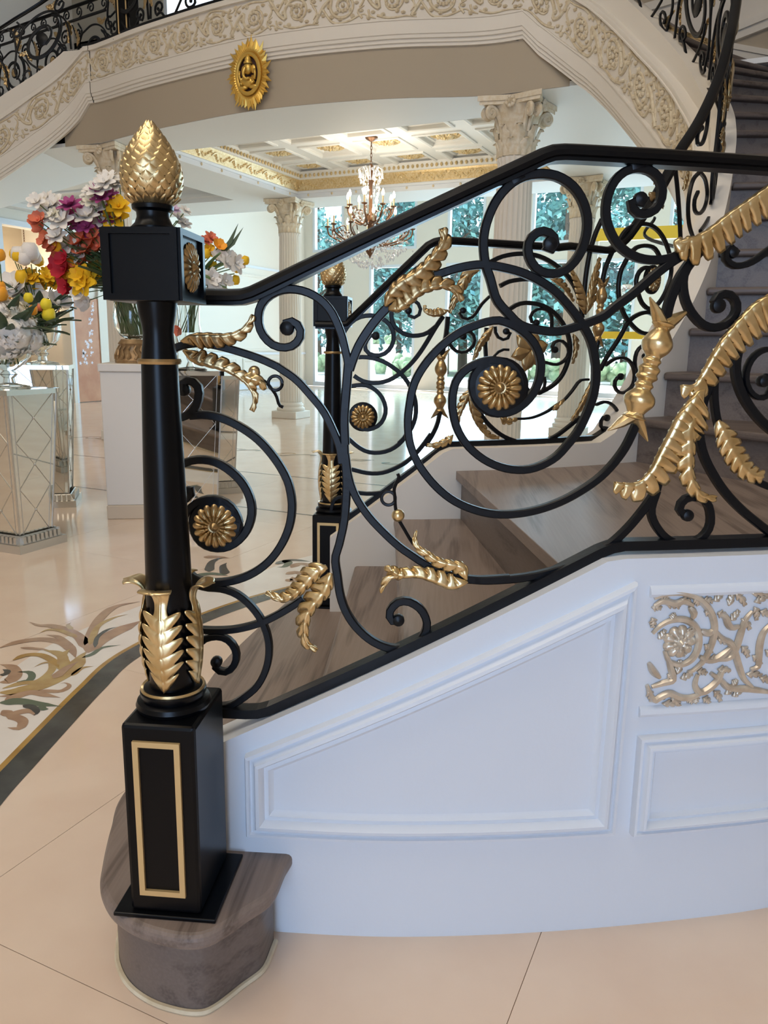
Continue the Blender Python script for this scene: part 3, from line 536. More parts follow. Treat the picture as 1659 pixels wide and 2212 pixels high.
# ball drops with ring curls
mb = MB(); P = [RAIL.at(*RAIL.hit(x, y)) for x, y in PX(Fq, [(960, 900), (900, 830), (840, 730), (790, 640), (772, 560), (768, 480), (762, 420), (785, 360), (800, 330), (790, 300)])]; mb.tube(resample(cat(P, 5), .006), .0038, 6); mb.build('ball_stem', M['blackr'], nr, smooth=True)
mb = MB(); mb.ball(RAIL.at(*RAIL.hit(*PX(Fq, [(793, 625)])[0])), .0128, 16, 12); mb.build('gold_ball', M['goldb'], nr, smooth=2)
def ring(px, r, tr): 
    s, z = RAIL.hit(*px); P = [RAIL.at(s+r*math.cos(a), z+r*math.sin(a)) for a in np.linspace(0, 2*PI, 25)]; MB().tube(P, tr, 6, cap=False).build('ring_curl', M['blackr'], nr, smooth=True)
ring(PX(Fq, [(718, 492)])[0], .0135, .0032); ring(PX(K6, [(920, 1588)])[0], .0135, .0032)
mb = MB(); P = [RAIL.at(*RAIL.hit(x, y)) for x, y in PX(K6, [(800, 1555), (850, 1590), (890, 1640), (930, 1700), (955, 1780), (990, 1800)])]; mb.tube(resample(cat(P, 5), .006), .0034, 6); mb.build('ball_stem', M['blackr'], nr, smooth=True)
mb = MB(); mb.ball(RAIL.at(*RAIL.hit(*PX(K6, [(742, 1487)])[0]), .006), .0118, 16, 12); mb.build('gold_ball', M['goldb'], nr, smooth=2)
# gilded leaves (spines in picture points)
def nl(crop, pts, wl, wr, lobes=8, **k): return leaf(RAIL, PX(crop, pts), wl, wr, nr, lobes, **k)
nl(K6, [(110, 1215), (200, 1170), (330, 1160), (480, 1165), (600, 1140), (680, 1075), (728, 985)], .004, .027, 8, shear=.06, prof=lambda t: min(1, .4+3*t)*(1-t)**.5)
nl(K6, [(130, 1300), (220, 1390), (360, 1430), (500, 1470), (610, 1530), (690, 1600), (740, 1690), (740, 1760), (715, 1820)], .026, .004, 9, shear=.05, prof=lambda t: min(1, .5+3*t)*max(.08, 1-1.1*t)**.5)
nl(K6, [(650, 1520), (720, 1545), (800, 1570), (840, 1640)], .012, .012, 3, mt='goldb')
nl(G, [(968, 168), (900, 200), (835, 270), (770, 330), (690, 360), (600, 325)], .012, .026, 8, mt='goldb', shear=.08, prof=lambda t: min(1, .5+4*t)*(1-t)**.6)
nl(G, [(990, 200), (960, 300), (890, 385), (845, 460), (835, 560), (850, 620), (905, 658)], .012, .030, 8, mt='goldb', shear=.08, prof=lambda t: min(1, .5+4*t)*(1-t)**.6)
nl(Fq, [(1318, 1105), (1290, 1010), (1200, 985), (1100, 960), (1010, 900), (950, 860), (925, 800), (935, 735)], .020, .008, 8, mt='goldb', shear=.06, prof=lambda t: min(1, .5+4*t)*(1-t)**.7)
nl(Fq, [(1325, 1125), (1210, 1165), (1080, 1120), (960, 1080), (850, 1080), (750, 1090), (700, 1140), (662, 1215)], .006, .026, 9, mt='goldb', shear=.06, prof=lambda t: min(1, .5+4*t)*max(0, 1-1.05*t)**.5)
nl(Fq, [(850, 1075), (790, 1060), (740, 1030), (690, 1020)], .012, .012, 3, mt='goldb')
nl(B, [(1155, 880), (1180, 790), (1270, 690), (1400, 610), (1500, 520), (1590, 410), (1640, 320), (1620, 225)], .010, .030, 9, shear=.06, prof=lambda t: min(1, .35+3*t)*(1-t)**.4)
nl(B, [(1180, 905), (1270, 905), (1350, 850), (1440, 770), (1540, 730), (1650, 715), (1740, 760), (1790, 840)], .028, .006, 9, shear=.06, prof=lambda t: min(1, .5+3*t)*(1-t)**.5)
nl(D, [(850, 660), (930, 635), (1010, 610), (1130, 540), (1280, 420), (1440, 310), (1600, 195), (1800, 60), (1980, -60)], .003, .050, 14, shear=-.015, cut=.68, mt='goldb', prof=lambda t: min(1, .55+4*t)*.9)
nl(D, [(845, 745), (880, 690), (930, 660), (1000, 650)], .016, .012, 2, mt='goldb')
nl(D, [(1760, 980), (1659, 1080), (1500, 1180), (1380, 1300), (1250, 1450), (1150, 1600), (1080, 1730), (1000, 1860), (895, 1868)], .062, .003, 13, shear=.03, cut=.58, mt='goldb', prof=lambda t: min(1, .5+3*t)*(1-t)**.35)
nl(D, [(1075, 1900), (1010, 1930), (930, 2030), (850, 2140), (780, 2280), (700, 2430), (620, 2590), (520, 2690), (400, 2700), (330, 2690)], .068, .003, 14, shear=.03, cut=.55, mt='goldb', prof=lambda t: min(1, .45+3*t)*max(0, 1-t)**.4)
nl(E, [(1010, 130), (960, 250), (960, 400), (955, 520), (960, 640), (1000, 740), (1070, 820), (1190, 840)], .012, .030, 8, mt='goldb', shear=.06)
nl(E, [(1185, 185), (1240, 290), (1300, 410), (1370, 530), (1460, 630), (1575, 665)], .022, .022, 8, mt='goldb', shear=.08, prof=lambda t: min(1, .5+2.5*t)*(1-max(0, t-.5)*1.5)**.6)
# double husk below the crossing, and its mate behind
def husk(S, a, b, r, parent, mt='goldb'): mb = MB(); bud_mesh(mb, S, S.hit(*a), S.hit(*b), r); mb.build('husk', M[mt], parent, smooth=True)
husk(RAIL, (1435, 694), (1368, 905), .030, nr)
# ------------------------------------------------------------------ far (inner) railing on the landing and up the curved flight
ir = empty('stair_railing', (-1.4, 2.8, .5), 0, 'far black wrought iron railing behind the landing, curving up to the gallery', 'railing', 'stair railings')
def rail_in(s): return curb_in(s)+.775
lvl = resample([(-.06, 1.318), (.03, 1.318), (.06, 1.322), (.37, 1.622), (.41, 1.635), (.90, 1.632), (.95, 1.642)]+[(s, rail_in(s)+.0) for s in np.arange(1.16, 5.75, .05)]+[(5.9, 4.5+.775), (IRAIL.L-.02, 5.275)], .03)
MB().prof([IRAIL.at(s, z) for s, z in lvl], hs, [IRAIL.nrm(s) for s, z in lvl]).build('handrail', M['black'], ir, smooth=True)
cb = resample([(-.04, .50), (.02, .515)]+[(s, curb_in(s)+.012+.035*min(1, max(0, s-1.8)*2)) for s in np.arange(.06, IRAIL.L-.02, .05)], .03)
MB().prof([IRAIL.at(s, z) for s, z in cb], [(-.015, -.010), (-.015, .010), (.015, .010), (.015, -.010)], [IRAIL.nrm(s) for s, z in cb]).build('bottom_rail', M['blackr'], ir)
J = (660, 540, .20494); K = (1140, 360, .27129)
def ib(crop, pts, **k):
    k.setdefault('w', .0165); k.setdefault('d', .016); k.setdefault('step', .02); return bar(IRAIL, PX(crop, pts), ir, **k)
ib(J, [(385, 905), (450, 800), (540, 722), (650, 692), (760, 702), (860, 760), (918, 850), (928, 950), (890, 1040), (820, 1100), (740, 1113), (665, 1090), (625, 1030), (640, 960), (690, 900), (740, 905)], eye=.016)
ib(J, [(430, 1160), (560, 1130), (680, 1135), (800, 1167), (900, 1222), (1000, 1300), (1080, 1400), (1138, 1520), (1163, 1640), (1158, 1760), (1120, 1870), (1060, 1960), (980, 2040)])
ib(J, [(510, 1325), (600, 1380), (720, 1402), (860, 1380), (980, 1312), (1100, 1210), (1200, 1090), (1290, 950), (1380, 800), (1450, 700)])
ib(J, [(480, 1435), (600, 1422), (700, 1450), (790, 1530), (840, 1640), (838, 1740), (790, 1830), (710, 1880), (620, 1890), (540, 1850), (490, 1770), (490, 1690), (545, 1640)])
rosette(IRAIL, PX(J, [(605, 1758)])[0], .047, ir)
ib(J, [(905, 640), (910, 750), (960, 830), (1050, 888), (1150, 905), (1270, 880), (1380, 800)])
ib(J, [(1140, 530), (1195, 575), (1212, 640), (1182, 700), (1125, 712), (1075, 675), (1085, 640)], eye=.014, w=.013)
ib(Fq, [(400, 20), (480, 90), (560, 130), (650, 135), (740, 110), (820, 50), (870, -30)]); ib(Fq, [(430, 265), (560, 295), (680, 290), (800, 242), (880, 190), (960, 110), (1050, -10)]); ib(Fq, [(430, 440), (560, 455), (700, 440), (830, 392), (950, 320), (1050, 240), (1130, 130), (1200, 10)])
ib(Fq, [(370, 480), (310, 490), (275, 560), (280, 640), (330, 690), (400, 690), (440, 650), (430, 600)], w=.014)
ib(C, [(95, 600), (120, 545), (180, 512), (250, 520)], w=.014)
ib(C, [(740, 480), (850, 430), (1000, 408), (1150, 430), (1280, 500), (1380, 590), (1450, 700), (1490, 830), (1500, 930)]); ib(C, [(830, 670), (900, 635), (1000, 618), (1090, 615)])
ib(C, [(745, 755), (680, 820), (620, 910), (560, 940), (510, 920), (500, 880), (528, 870)], eye=.012, w=.011)
ib(C, [(890, 870), (980, 818), (1080, 810), (1200, 842), (1300, 920), (1370, 1030), (1400, 1150), (1390, 1260), (1340, 1390), (1260, 1480), (1140, 1545)])
ib(C, [(1250, 1010), (1248, 910), (1200, 862), (1130, 862), (1082, 905), (1085, 960), (1125, 970)], eye=.013, w=.011); ib(C, [(790, 1000), (800, 1070), (850, 1108), (900, 1090), (912, 1045), (880, 1040)], eye=.013, w=.011)
ib(C, [(1190, 1290), (1290, 1310), (1370, 1262), (1390, 1185), (1340, 1122), (1282, 1122), (1252, 1170), (1275, 1190)], eye=.014, w=.012); ib(C, [(630, 1640), (720, 1780), (850, 1890), (1000, 1943), (1150, 1948), (1270, 1900), (1370, 1830), (1480, 1740)])
ib(C, [(950, 1752), (1080, 1745), (1200, 1700), (1290, 1640), (1350, 1600), (1420, 1520), (1480, 1442), (1550, 1432)], w=.010); ib(C, [(410, 1100), (425, 1150), (470, 1200), (540, 1210), (602, 1170), (625, 1110), (600, 1052), (550, 1042), (530, 1080)], eye=.014, w=.012)
ib(C, [(405, 920), (392, 1050), (372, 1160), (352, 1250)]); ib(C, [(342, 1690), (320, 1790), (280, 1880), (220, 1975)]); ib(C, [(880, 1330), (790, 1250), (800, 1220), (850, 1190), (900, 1190)], w=.010)
ib(C, [(1010, 1380), (1030, 1470), (1080, 1530), (1150, 1540), (1195, 1480), (1190, 1410)], w=.009); ib(C, [(720, 1010), (710, 1130), (715, 1250)], w=.014)
ib(K, [(590, 420), (545, 520), (505, 640), (482, 750), (462, 880), (450, 1020), (448, 1180)]); ib(K, [(690, 640), (645, 740), (612, 830), (590, 940)]); ib(K, [(560, 1380), (545, 1480), (552, 1580)])
ib(K, [(720, 600), (785, 505), (870, 462), (960, 462), (1040, 512), (1100, 612), (1138, 740), (1140, 860), (1100, 990), (1040, 1090), (970, 1132), (912, 1090), (880, 1010), (862, 920), (885, 842), (940, 802), (1000, 830)]); ib(K, [(790, 735), (742, 830), (722, 950), (732, 1070), (770, 1180), (830, 1262), (900, 1320), (985, 1335)])
ib(K, [(815, 690), (870, 642), (940, 630), (1010, 652), (1050, 720), (1062, 780)]); ib(K, [(575, 1620), (640, 1500), (720, 1380), (800, 1240), (870, 1182), (950, 1160), (1012, 1190), (1045, 1250)])
ib(K, [(620, 1580), (690, 1532), (760, 1522), (820, 1560), (850, 1640), (840, 1730), (790, 1788), (732, 1800), (692, 1752), (702, 1690), (740, 1672)], eye=.015, w=.013); ib(K, [(915, 1700), (870, 1640), (852, 1560), (870, 1470), (920, 1422), (965, 1425), (930, 1510)], eye=.012, w=.012)
ib(K, [(545, 1895), (620, 1872), (690, 1912), (728, 1990), (720, 2070), (670, 2108), (610, 2098), (578, 2050), (602, 1995), (630, 2000)], eye=.015, w=.012)
rosette(IRAIL, PX(K, [(990, 900)])[0], .05, ir, petals=12)
# gilding on the far railing
def il(crop, pts, wl, wr, lobes=6, **k): return leaf(IRAIL, PX(crop, pts), wl, wr, ir, lobes, **k)
il(C, [(650, 545), (560, 580), (500, 690), (450, 790), (410, 890)], .022, .022, 7); il(C, [(400, 870), (350, 900), (280, 910), (215, 880), (205, 830)], .006, .026, 6)
il(C, [(760, 1000), (700, 1070), (640, 1160), (600, 1280)], .022, .010, 6); il(C, [(590, 1500), (540, 1600), (490, 1720), (480, 1820)], .010, .026, 6); il(C, [(560, 1540), (580, 1640), (620, 1760), (680, 1850), (740, 1900), (810, 1910)], .030, .008, 8)
il(C, [(440, 1880), (380, 1930), (300, 1960), (230, 1960)], .020, .014, 4); il(C, [(820, 1740), (880, 1770), (960, 1750)], .016, .016, 3)
il(C, [(1500, 900), (1490, 760), (1450, 640), (1400, 540)], .036, .012, 7); il(C, [(1510, 900), (1540, 740), (1570, 600), (1620, 440)], .012, .036, 7)
il(C, [(1560, 1430), (1500, 1560), (1440, 1680), (1390, 1760)], .030, .006, 6); il(C, [(1410, 1060), (1420, 1180), (1400, 1300)], .024, .006, 4); il(C, [(1220, 610), (1330, 690), (1410, 800)], .024, .004, 6)
for a in range(6):                                     # six-petalled iron flower
    c = IRAIL.hit(*PX(C, [(1065, 1195)])[0]); q = [(c[0], c[1]), (c[0]+.05*math.cos(a*PI/3+.3), c[1]+.05*math.sin(a*PI/3+.3)), (c[0]+.085*math.cos(a*PI/3+.3), c[1]+.085*math.sin(a*PI/3+.3))]
    leaf(IRAIL, None, .026, .026, ir, 1, .0, 'gold', 'flower_petal', sz=q, prof=lambda t: math.sin(PI*min(1, .08+t*.92))**.7, bulge=.01)
il(C, [(1240, 1680), (1290, 1640), (1340, 1590)], .012, .012, 2)
husk(IRAIL, PX(C, [(352, 1240)])[0], PX(C, [(340, 1690)])[0], .025, ir, 'gold'); husk(IRAIL, PX(K, [(595, 930)])[0], PX(K, [(555, 1380)])[0], .025, ir, 'gold')
il(K, [(1240, 1060), (1200, 1130), (1160, 1230)], .018, .01, 5); il(K, [(940, 210), (990, 260), (1060, 330)], .02, .02, 3)
# repeated scroll panels for the long runs
def panel(S, s0, s1, zf, h, parent, w=.018, d=.015, flip=False, off=0., leaves=True, wide=1):
    L = s1-s0; X = (lambda a: s1-a*L) if flip else (lambda a: s0+a*L); zz = lambda a, b: (X(a), zf(X(a))+.025+b*(h-.04))
    def bb(q, **k): bar(S, None, parent, w=w, d=d, sz=[zz(a, b) for a, b in q], step=.03, off=off, **k)
    sp = lambda c, r0, r1, a0, t: [(c[0]+r*math.cos(a)*h/L, c[1]+r*math.sin(a)) for r, a in [((r0+(r1-r0)*(i/20)**.8), a0+2*PI*t*i/20) for i in range(21)]]
    bb([(.02, .98), (.10, .80), (.12, .55), (.08, .30), (.16, .08)]+sp((.24, .14), .12, .03, PI*1.1, 1.1), eye=w*.8)
    bb([(.12, .55), (.22, .78)]+sp((.52, .52), .40, .12, PI*.72, -1.55)); bb(sp((.52, .52), .12, .30, .4, 1.1)+[(.86, .62), (.95, .40), (.98, .06)])
    bb([(.16, .98), (.24, .86)]+sp((.16, .84), .09, .03, PI*.2, -1.2), eye=w*.7); bb([(.98, .98), (.86, .92)]+sp((.84, .82), .12, .03, PI*.4, 1.2), eye=w*.7); bb([(.70, .02), (.78, .10)]+sp((.80, .16), .10, .03, -PI*.3, 1.1), eye=w*.7)
    bb([(.52, .02), (.45, .10), (.30, .30), (.26, .44)])
    c = zz(.52, .52); rosette(S, None, .055, parent, sz=c, petals=12, back=1.25)
    if leaves:
        for q in ([(.13, .62), (.16, .75), (.10, .92)], [(.90, .56), (.96, .36), (.92, .20)], [(.34, .30), (.28, .44), (.16, .50)], [(.60, .96), (.70, .88), (.78, .93)]):
            leaf(S, None, .026*wide, .026*wide, parent, 5, sz=[zz(a, b) for a, b in q], mt='gold')
for k in range(5): panel(IRAIL, 2.12+k*.74, 2.12+(k+1)*.74, lambda s: curb_in(s)+.03, .735, ir)
husk(IRAIL, (1555, 420), (1560, 345), .03, ir, 'gold')

for pts in ([(1075, 45), (1020, 110), (985, 240), (975, 380), (990, 520), (1030, 640)], [(1075, 45), (1120, 110), (1140, 230), (1120, 340), (1075, 400), (1035, 380), (1030, 290), (1060, 215)], [(1185, 50), (1190, 200), (1180, 360), (1130, 480), (1080, 550)], [(865, 10), (885, 200), (900, 400), (912, 640)]):
    ib(D, pts, w=.015)
ib(D, [(1245, 540), (1215, 720), (1150, 880), (1090, 1000), (1062, 1110)], w=.024); ib(D, [(1010, 900), (1005, 1000), (1040, 1080), (1075, 1060)], w=.014)
il(D, [(905, 210), (930, 130), (955, 30)], .02, .012, 4); il(D, [(1215, 220), (1240, 140), (1270, 30)], .014, .022, 4); il(D, [(1060, 960), (1110, 930), (1170, 900)], .02, .02, 3)
U = (1200, 0, .27667)
ib(U, [(1195, 870), (1180, 1000), (1150, 1110), (1112, 1125), (1108, 1050), (1140, 1000)], w=.015, eye=.012)
il(U, [(1330, 1080), (1345, 900), (1335, 760), (1350, 600), (1400, 460), (1440, 330)], .040, .018, 9, mt='goldb'); il(U, [(1270, 1220), (1290, 1140), (1275, 1070)], .024, .02, 3, mt='goldb')
# ------------------------------------------------------------------ floor: marble slabs and stone inlay
floor = empty('floor', (-5, 8, 0), 0, 'polished beige marble floor with stone inlay borders', None, None, 'structure')
mb = MB().box((-16, -6.5, -.12), (4.5, 20.6, -.006)); mb.build('floor_bed', M['grout'], floor)
t0 = MB().box((-.5992, -.5992, -.006), (.5992, .5992, 0)); t0 = mk('tile', t0.V, t0.F, M['tile'], floor, local=True); t0.location = (-5+.2, 0, 0); firsttile = True
n_ = 0
for i in range(17):
    for j in range(-4, 17):
        x = -15.3+1.2*i; y = .35+1.2*j
        if x > 3.9 or y > 20.2 or y < -5.5: continue
        if y < -2 and (i % 17) < 6: continue
        if n_ >= 299: continue
        n_ += 1
        if firsttile: t0.location = (x+5, y-8, 0); firsttile = False
        else: o = inst(t0, 'tile', floor); o.location = (x+5, y-8, 0)
def inlay(name, outline, mt, h=.0006, par=None):
    V = [(p[0], p[1], h) for p in outline]; return mk(name, V, [tuple(range(len(V)))], M[mt], par or floor)
def strip_inlay(name, a, b, mt, h):
    n = len(a); V = [(p[0], p[1], h) for p in a]+[(p[0], p[1], h) for p in b]; return mk(name, V, [(i, i+1, n+i+1, n+i) for i in range(n-1)], M[mt], floor)
edge = cat([(1.6, -1.9), (.4, -1.35), (-.5, -.55), (-1.12, .25)]+g2([(-160, 1960), (0, 1742), (80, 1650), (150, 1572), (225, 1490), (300, 1420), (440, 1347), (560, 1302), (690, 1265)], 0)+[(-1.93, 3.75), (-1.75, 4.2), (-1.55, 4.7)], 8)
e1, e2, e3, e4 = edge, offset(edge, .085), offset(edge, .105), offset(edge, .42)
mid = offset(edge, .055)
strip_inlay('border_band', e1, e2, 'dstone', .0012); strip_inlay('border_line', e2, e3, 'gstone', .0014); strip_inlay('border_field', e3, e4, 'wtile', .0010)
m6 = (0, 1200, .27728)                                 # acanthus scroll in coloured stones
def gp(pts): return [tuple(ground(x, y, 0)[:2]) for x, y in PX(m6, pts)]
def curl(pts, w0, w1, mt, h=.0018, name='inlay_scroll'):
    q = resample(cat(gp(pts), 8), .012); n = len(q); T = np.gradient(q, axis=0); T /= np.linalg.norm(T, axis=1)[:, None]; N = np.stack([-T[:, 1], T[:, 0]], 1)
    ww = np.array([1.7*(w0+(w1-w0)*i/(n-1))*min(1, (n-1-i)/(n*.25)+.05)*min(1, i/(n*.15)+.15) for i in range(n)])[:, None]
    A_ = q+N*ww; B_ = q-N*ww; strip_inlay(name, A_, B_, mt, h)
curl([(690, 740), (720, 600), (790, 480), (900, 400), (1090, 360)], .016, .012, 'bstone'); curl([(700, 700), (760, 560), (880, 490), (1000, 460)], .010, .006, 'ostone', .0021)
curl([(690, 740), (620, 640), (520, 580), (400, 550), (300, 545), (230, 520)], .016, .010, 'bstone'); curl([(600, 640), (480, 590), (380, 580), (310, 605)], .009, .006, 'ostone', .0021); curl([(560, 580), (530, 545), (555, 525)], .008, .004, 'ostone', .0022)
curl([(0, 720), (150, 675), (330, 655), (480, 680), (560, 740), (590, 800)], .012, .014, 'bstone'); curl([(160, 720), (300, 730), (380, 740)], .006, .005, 'bstone', .0021); curl([(570, 720), (460, 640), (360, 620)], .008, .008, 'bstone', .002)
curl([(0, 1070), (150, 1060), (300, 1020), (420, 970), (540, 900), (600, 840), (640, 780), (680, 750)], .024, .018, 'ostone'); curl([(20, 1040), (160, 1000), (300, 980), (400, 900), (400, 840), (340, 840), (270, 870)], .010, .008, 'ostone', .0021)
curl([(480, 900), (490, 800), (440, 760), (340, 740)], .014, .010, 'ostone', .0023); curl([(100, 820), (200, 780), (320, 780), (420, 830), (460, 880)], .010, .010, 'gstone', .0024); curl([(500, 860), (490, 780), (550, 730)], .016, .006, 'ostone', .0025); curl([(420, 960), (520, 880), (610, 830)], .014, .006, 'bstone', .0026)
curl([(0, 990), (70, 980), (120, 930), (90, 870), (0, 850)], .018, .010, 'bstone'); curl([(0, 930), (40, 930), (60, 905), (20, 890)], .008, .006, 'dstone', .0022); curl([(130, 990), (220, 980), (250, 940), (220, 910), (130, 912)], .010, .006, 'greenstone')
curl([(640, 800), (720, 770), (800, 720), (940, 700)], .008, .004, 'greenstone'); curl([(680, 760), (760, 680), (900, 600), (1100, 510)], .022, .020, 'bstone', .002); curl([(740, 720), (760, 640), (840, 580), (920, 560)], .006, .005, 'dstone', .0028); curl([(560, 940), (640, 880), (730, 865)], .008, .004, 'ostone')
curl([(0, 1100), (140, 1090), (330, 1060), (470, 1060), (540, 1020), (510, 995), (470, 1000)], .010, .006, 'bstone'); curl([(40, 1150), (130, 1100), (250, 1070), (350, 1090), (470, 1110)], .016, .006, 'bstone', .0021); curl([(0, 1150), (150, 1140), (300, 1160), (480, 1180)], .018, .004, 'greenstone', .0023); curl([(300, 1180), (340, 1200), (380, 1200)], .014, .004, 'greenstone', .0024)
curl([(20, 1210), (80, 1240), (170, 1220), (250, 1215), (270, 1250)], .012, .010, 'bstone', .0022); curl([(50, 1250), (140, 1270), (180, 1300), (150, 1350), (60, 1345)], .012, .008, 'bstone', .002); curl([(180, 1170), (260, 1190), (290, 1230), (260, 1250)], .010, .005, 'dstone', .0026)
vn = (440, 1180, .27728)
def gv(pts): return [((a*.27728+440)/.27728, (b*.27728+1180-1200)/.27728) for a, b in pts]
for pts, mt in (([(40, 200), (60, 130), (110, 100), (170, 90)], 'dstone'), ([(0, 85), (110, 85), (200, 95)], 'bstone'), ([(170, 220), (150, 160), (180, 130)], 'dstone'), ([(-60, 230), (60, 215), (190, 230)], 'greenstone'), ([(620, 110), (660, 130), (630, 160), (570, 165)], 'greenstone'), ([(680, 170), (740, 140), (820, 150), (830, 190), (780, 220)], 'bstone'), ([(640, 220), (720, 205), (770, 230), (700, 255)], 'bstone'), ([(560, 140), (680, 110), (830, 120)], 'dstone'), ([(640, 260), (700, 270), (690, 240)], 'bstone')):
    curl(gv(pts), .018, .008, mt)
for yy in (4.9, 6.3):                                   # thin dark inlay lines across the hall and small mosaics beyond
    strip_inlay('inlay_line', [(-11.5, yy), (-1.4, yy)], [(-11.5, yy+.02), (-1.4, yy+.02)], 'dstone', .001)
for k in range(26):
    cx, cy = -10.6+.42*(k % 13)*1.75, 7.6 if k < 13 else 3.9+.0*k
    if k >= 13: cx = -11.4+.42*(k % 13)
    for q in range(3):
        a = rnd.uniform(0, 6); pts = [(cx+.12*q*math.cos(a)+.10*i*math.cos(a+i), cy+.06*math.sin(a)+.07*i*math.sin(a+1.3*i)) for i in range(4)]
        q_ = resample(cat(pts, 6), .02); T = np.gradient(q_, axis=0); T /= np.linalg.norm(T, axis=1)[:, None]+1e-9; N = np.stack([-T[:, 1], T[:, 0]], 1)*.012; strip_inlay('inlay_scroll', q_+N, q_-N, ['bstone', 'ostone', 'greenstone'][q], .0015+q*.0002)
# ------------------------------------------------------------------ balcony: curved beam, mouldings, carved frieze
balc = empty('balcony', (XC, 7.3, 3.49), 0, 'curved gallery balcony with taupe beam, white mouldings and carved scroll frieze', 'balcony')
def sweep_face(S, ss, zt, dp, prof, name, mt, parent):
    V = []; K = len(prof)
    for s in ss:
        t, d_ = zt(s), dp(s)
        for fr_, of in prof: V.append(S.at(s, t-d_+fr_*d_, of))
    return mk(name, V, [(i*K+j, i*K+j+1, (i+1)*K+j+1, (i+1)*K+j) for i in range(len(ss)-1) for j in range(K-1)], M[mt], parent, smooth=True)
PM1 = [(0, -.02), (0, .02), (.045, .02), (.05, .034), (.10, .034), (.105, .05), (.15, .052), (.16, .062), (.345, .062), (.35, .07), (.37, .07), (.375, .040)]
PM2 = [(.375, .040), (.91, .040)]; PM3 = [(.91, .040), (.915, .07), (.935, .07), (.94, .062), (.985, .066), (1., .062), (1., -.14)]
def scroll_unit(S, s0, L, zt, dp, up, parent):
    mb = MB(); Z = lambda a, b: (s0+a*L, zt(s0+a*L)-dp(s0+a*L)+dp(s0+a*L)*(.395+.495*(b if up else 1-b)))
    def tb(q, r, n=5):
        c = resample(cat([Z(*p) for p in q], 5), .022); m = len(c); mb.tube([S.at(s, z, .044) for s, z in c], [r*(1-.6*(i/(m-1))**2) for i in range(m)], n, nrm=[S.nrm(s) for s, z in c], flat=.9)
    sp = [(.50+.30*(1-i/16)**.7*math.cos(PI*1.15-i*.62)*.95, .50+.42*(1-i/16)**.7*math.sin(PI*1.15-i*.62)) for i in range(15)]
    tb([(-.12, .95), (.02, .62), (.12, .42)]+sp, .017, 6); tb([(.06, .55), (.30, .98), (.62, .96), (.92, .80), (1.04, .96)], .013); tb([(.20, .12), (.45, .02), (.75, .06), (.98, .02)], .012); tb([(.85, .60), (.93, .38), (.86, .18)], .012); tb([(.02, .30), (.06, .12), (.18, .04)], .012); tb([(.90, .92), (.80, .70), (.94, .56)], .012)
    for i in range(12):
        a = i*PI/6; c = Z(.50+.12*math.cos(a), .50+.17*math.sin(a)); mb.ball(S.at(c[0], c[1], .046), .018, 6, 4)
    c = Z(.5, .5); mb.ball(S.at(c[0], c[1], .05), .020, 7, 5)
    for i, (a, b) in enumerate([(.08, .74), (.26, .80), (.44, .90), (.70, .84), (.88, .70), (.97, .30), (.72, .16), (.32, .12), (.12, .22), (.20, .50), (.78, .46), (.60, .22), (.93, .10), (.03, .08), (.36, .70), (.66, .66)]):
        c = Z(a, b); mb.ball(S.at(c[0], c[1], .042), .024, 5, 4, (1, 1, .62+.3*(i % 2)))
    return mb.build('frieze_scroll', M['creamr'], parent, smooth=True)
def dress(S, s0, s1, zt, dp, parent, unit=.46):
    ss = np.arange(s0, s1+.001, .05); ss = np.r_[ss, s1] if s1-ss[-1] > 1e-3 else ss
    sweep_face(S, ss, zt, dp, PM1, 'lower_moulding', 'cream', parent); sweep_face(S, ss, zt, dp, PM2, 'frieze_ground', 'creamf', parent); sweep_face(S, ss, zt, dp, PM3, 'upper_moulding', 'cream', parent)
    n = max(1, round((s1-s0)/unit)); L = (s1-s0)/n
    for k in range(n): scroll_unit(S, s0+k*L, L, zt, dp, k % 2 == 0, parent)
TOPZ = lambda s: 4.50
sA = FASC.hit(207, 231)[0]; sB = FASC.hit(1121, 86)[0]
dress(FASC, sA, sB, TOPZ, lambda s: .585, balc)
ss = np.linspace(0.0, FASC.L, 60); sweep_face(FASC, ss, lambda s: 3.93, lambda s: .44, [(0, 0), (1, 0)], 'beam_face', 'taupe', balc)
# right string face continues the frieze down the flight; left one is its mirror image
sr1 = INF.L-.02; RS = INF
dress(RS, 1.9, sr1, curb_in, depth_in, stair)
mir = np.array([(2*XC-x, y) for x, y in offset(INP, .14)]); LS = Surf(mir, 1)
lstair = empty('staircase', (-9.2, 5.5, 2), 0, 'left staircase string with carved frieze descending out of the picture at upper left', 'staircase')
dress(LS, 2.4, sr1, curb_in, depth_in, lstair)
mb = MB(); ribbon(mb, Surf(np.array([(2*XC-x, y) for x, y in INP]), 1), np.arange(2.4, IN.L-.03, .06), lambda s: max(0., curb_in(s)-depth_in(s)), curb_in, 0., -.13); mb.build('inner_string', M['cream'], lstair, smooth=True)
for k in range(8, 20):                                  # mirrored treads of the left flight
    a, b, z = noses[k-1]; c, d_ = (noses[k][0], noses[k][1]) if k < 19 else (a+np.array([-.5, .02]), b+np.array([-.5, .1]))
    u = (b-a)/np.linalg.norm(b-a); bk = np.array([-u[1], u[0]])*.05; q = [(2*XC-p[0], p[1]) for p in (a-bk*.5, b-bk*.5, d_+bk, c+bk)][::-1]
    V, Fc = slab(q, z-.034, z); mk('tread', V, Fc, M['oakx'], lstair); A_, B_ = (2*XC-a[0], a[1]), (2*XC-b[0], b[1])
    mk('riser', [(*A_, z-RISE), (*B_, z-RISE), (*B_, z-.034), (*A_, z-.034)], [(0, 1, 2, 3)], M['oakr'], lstair)
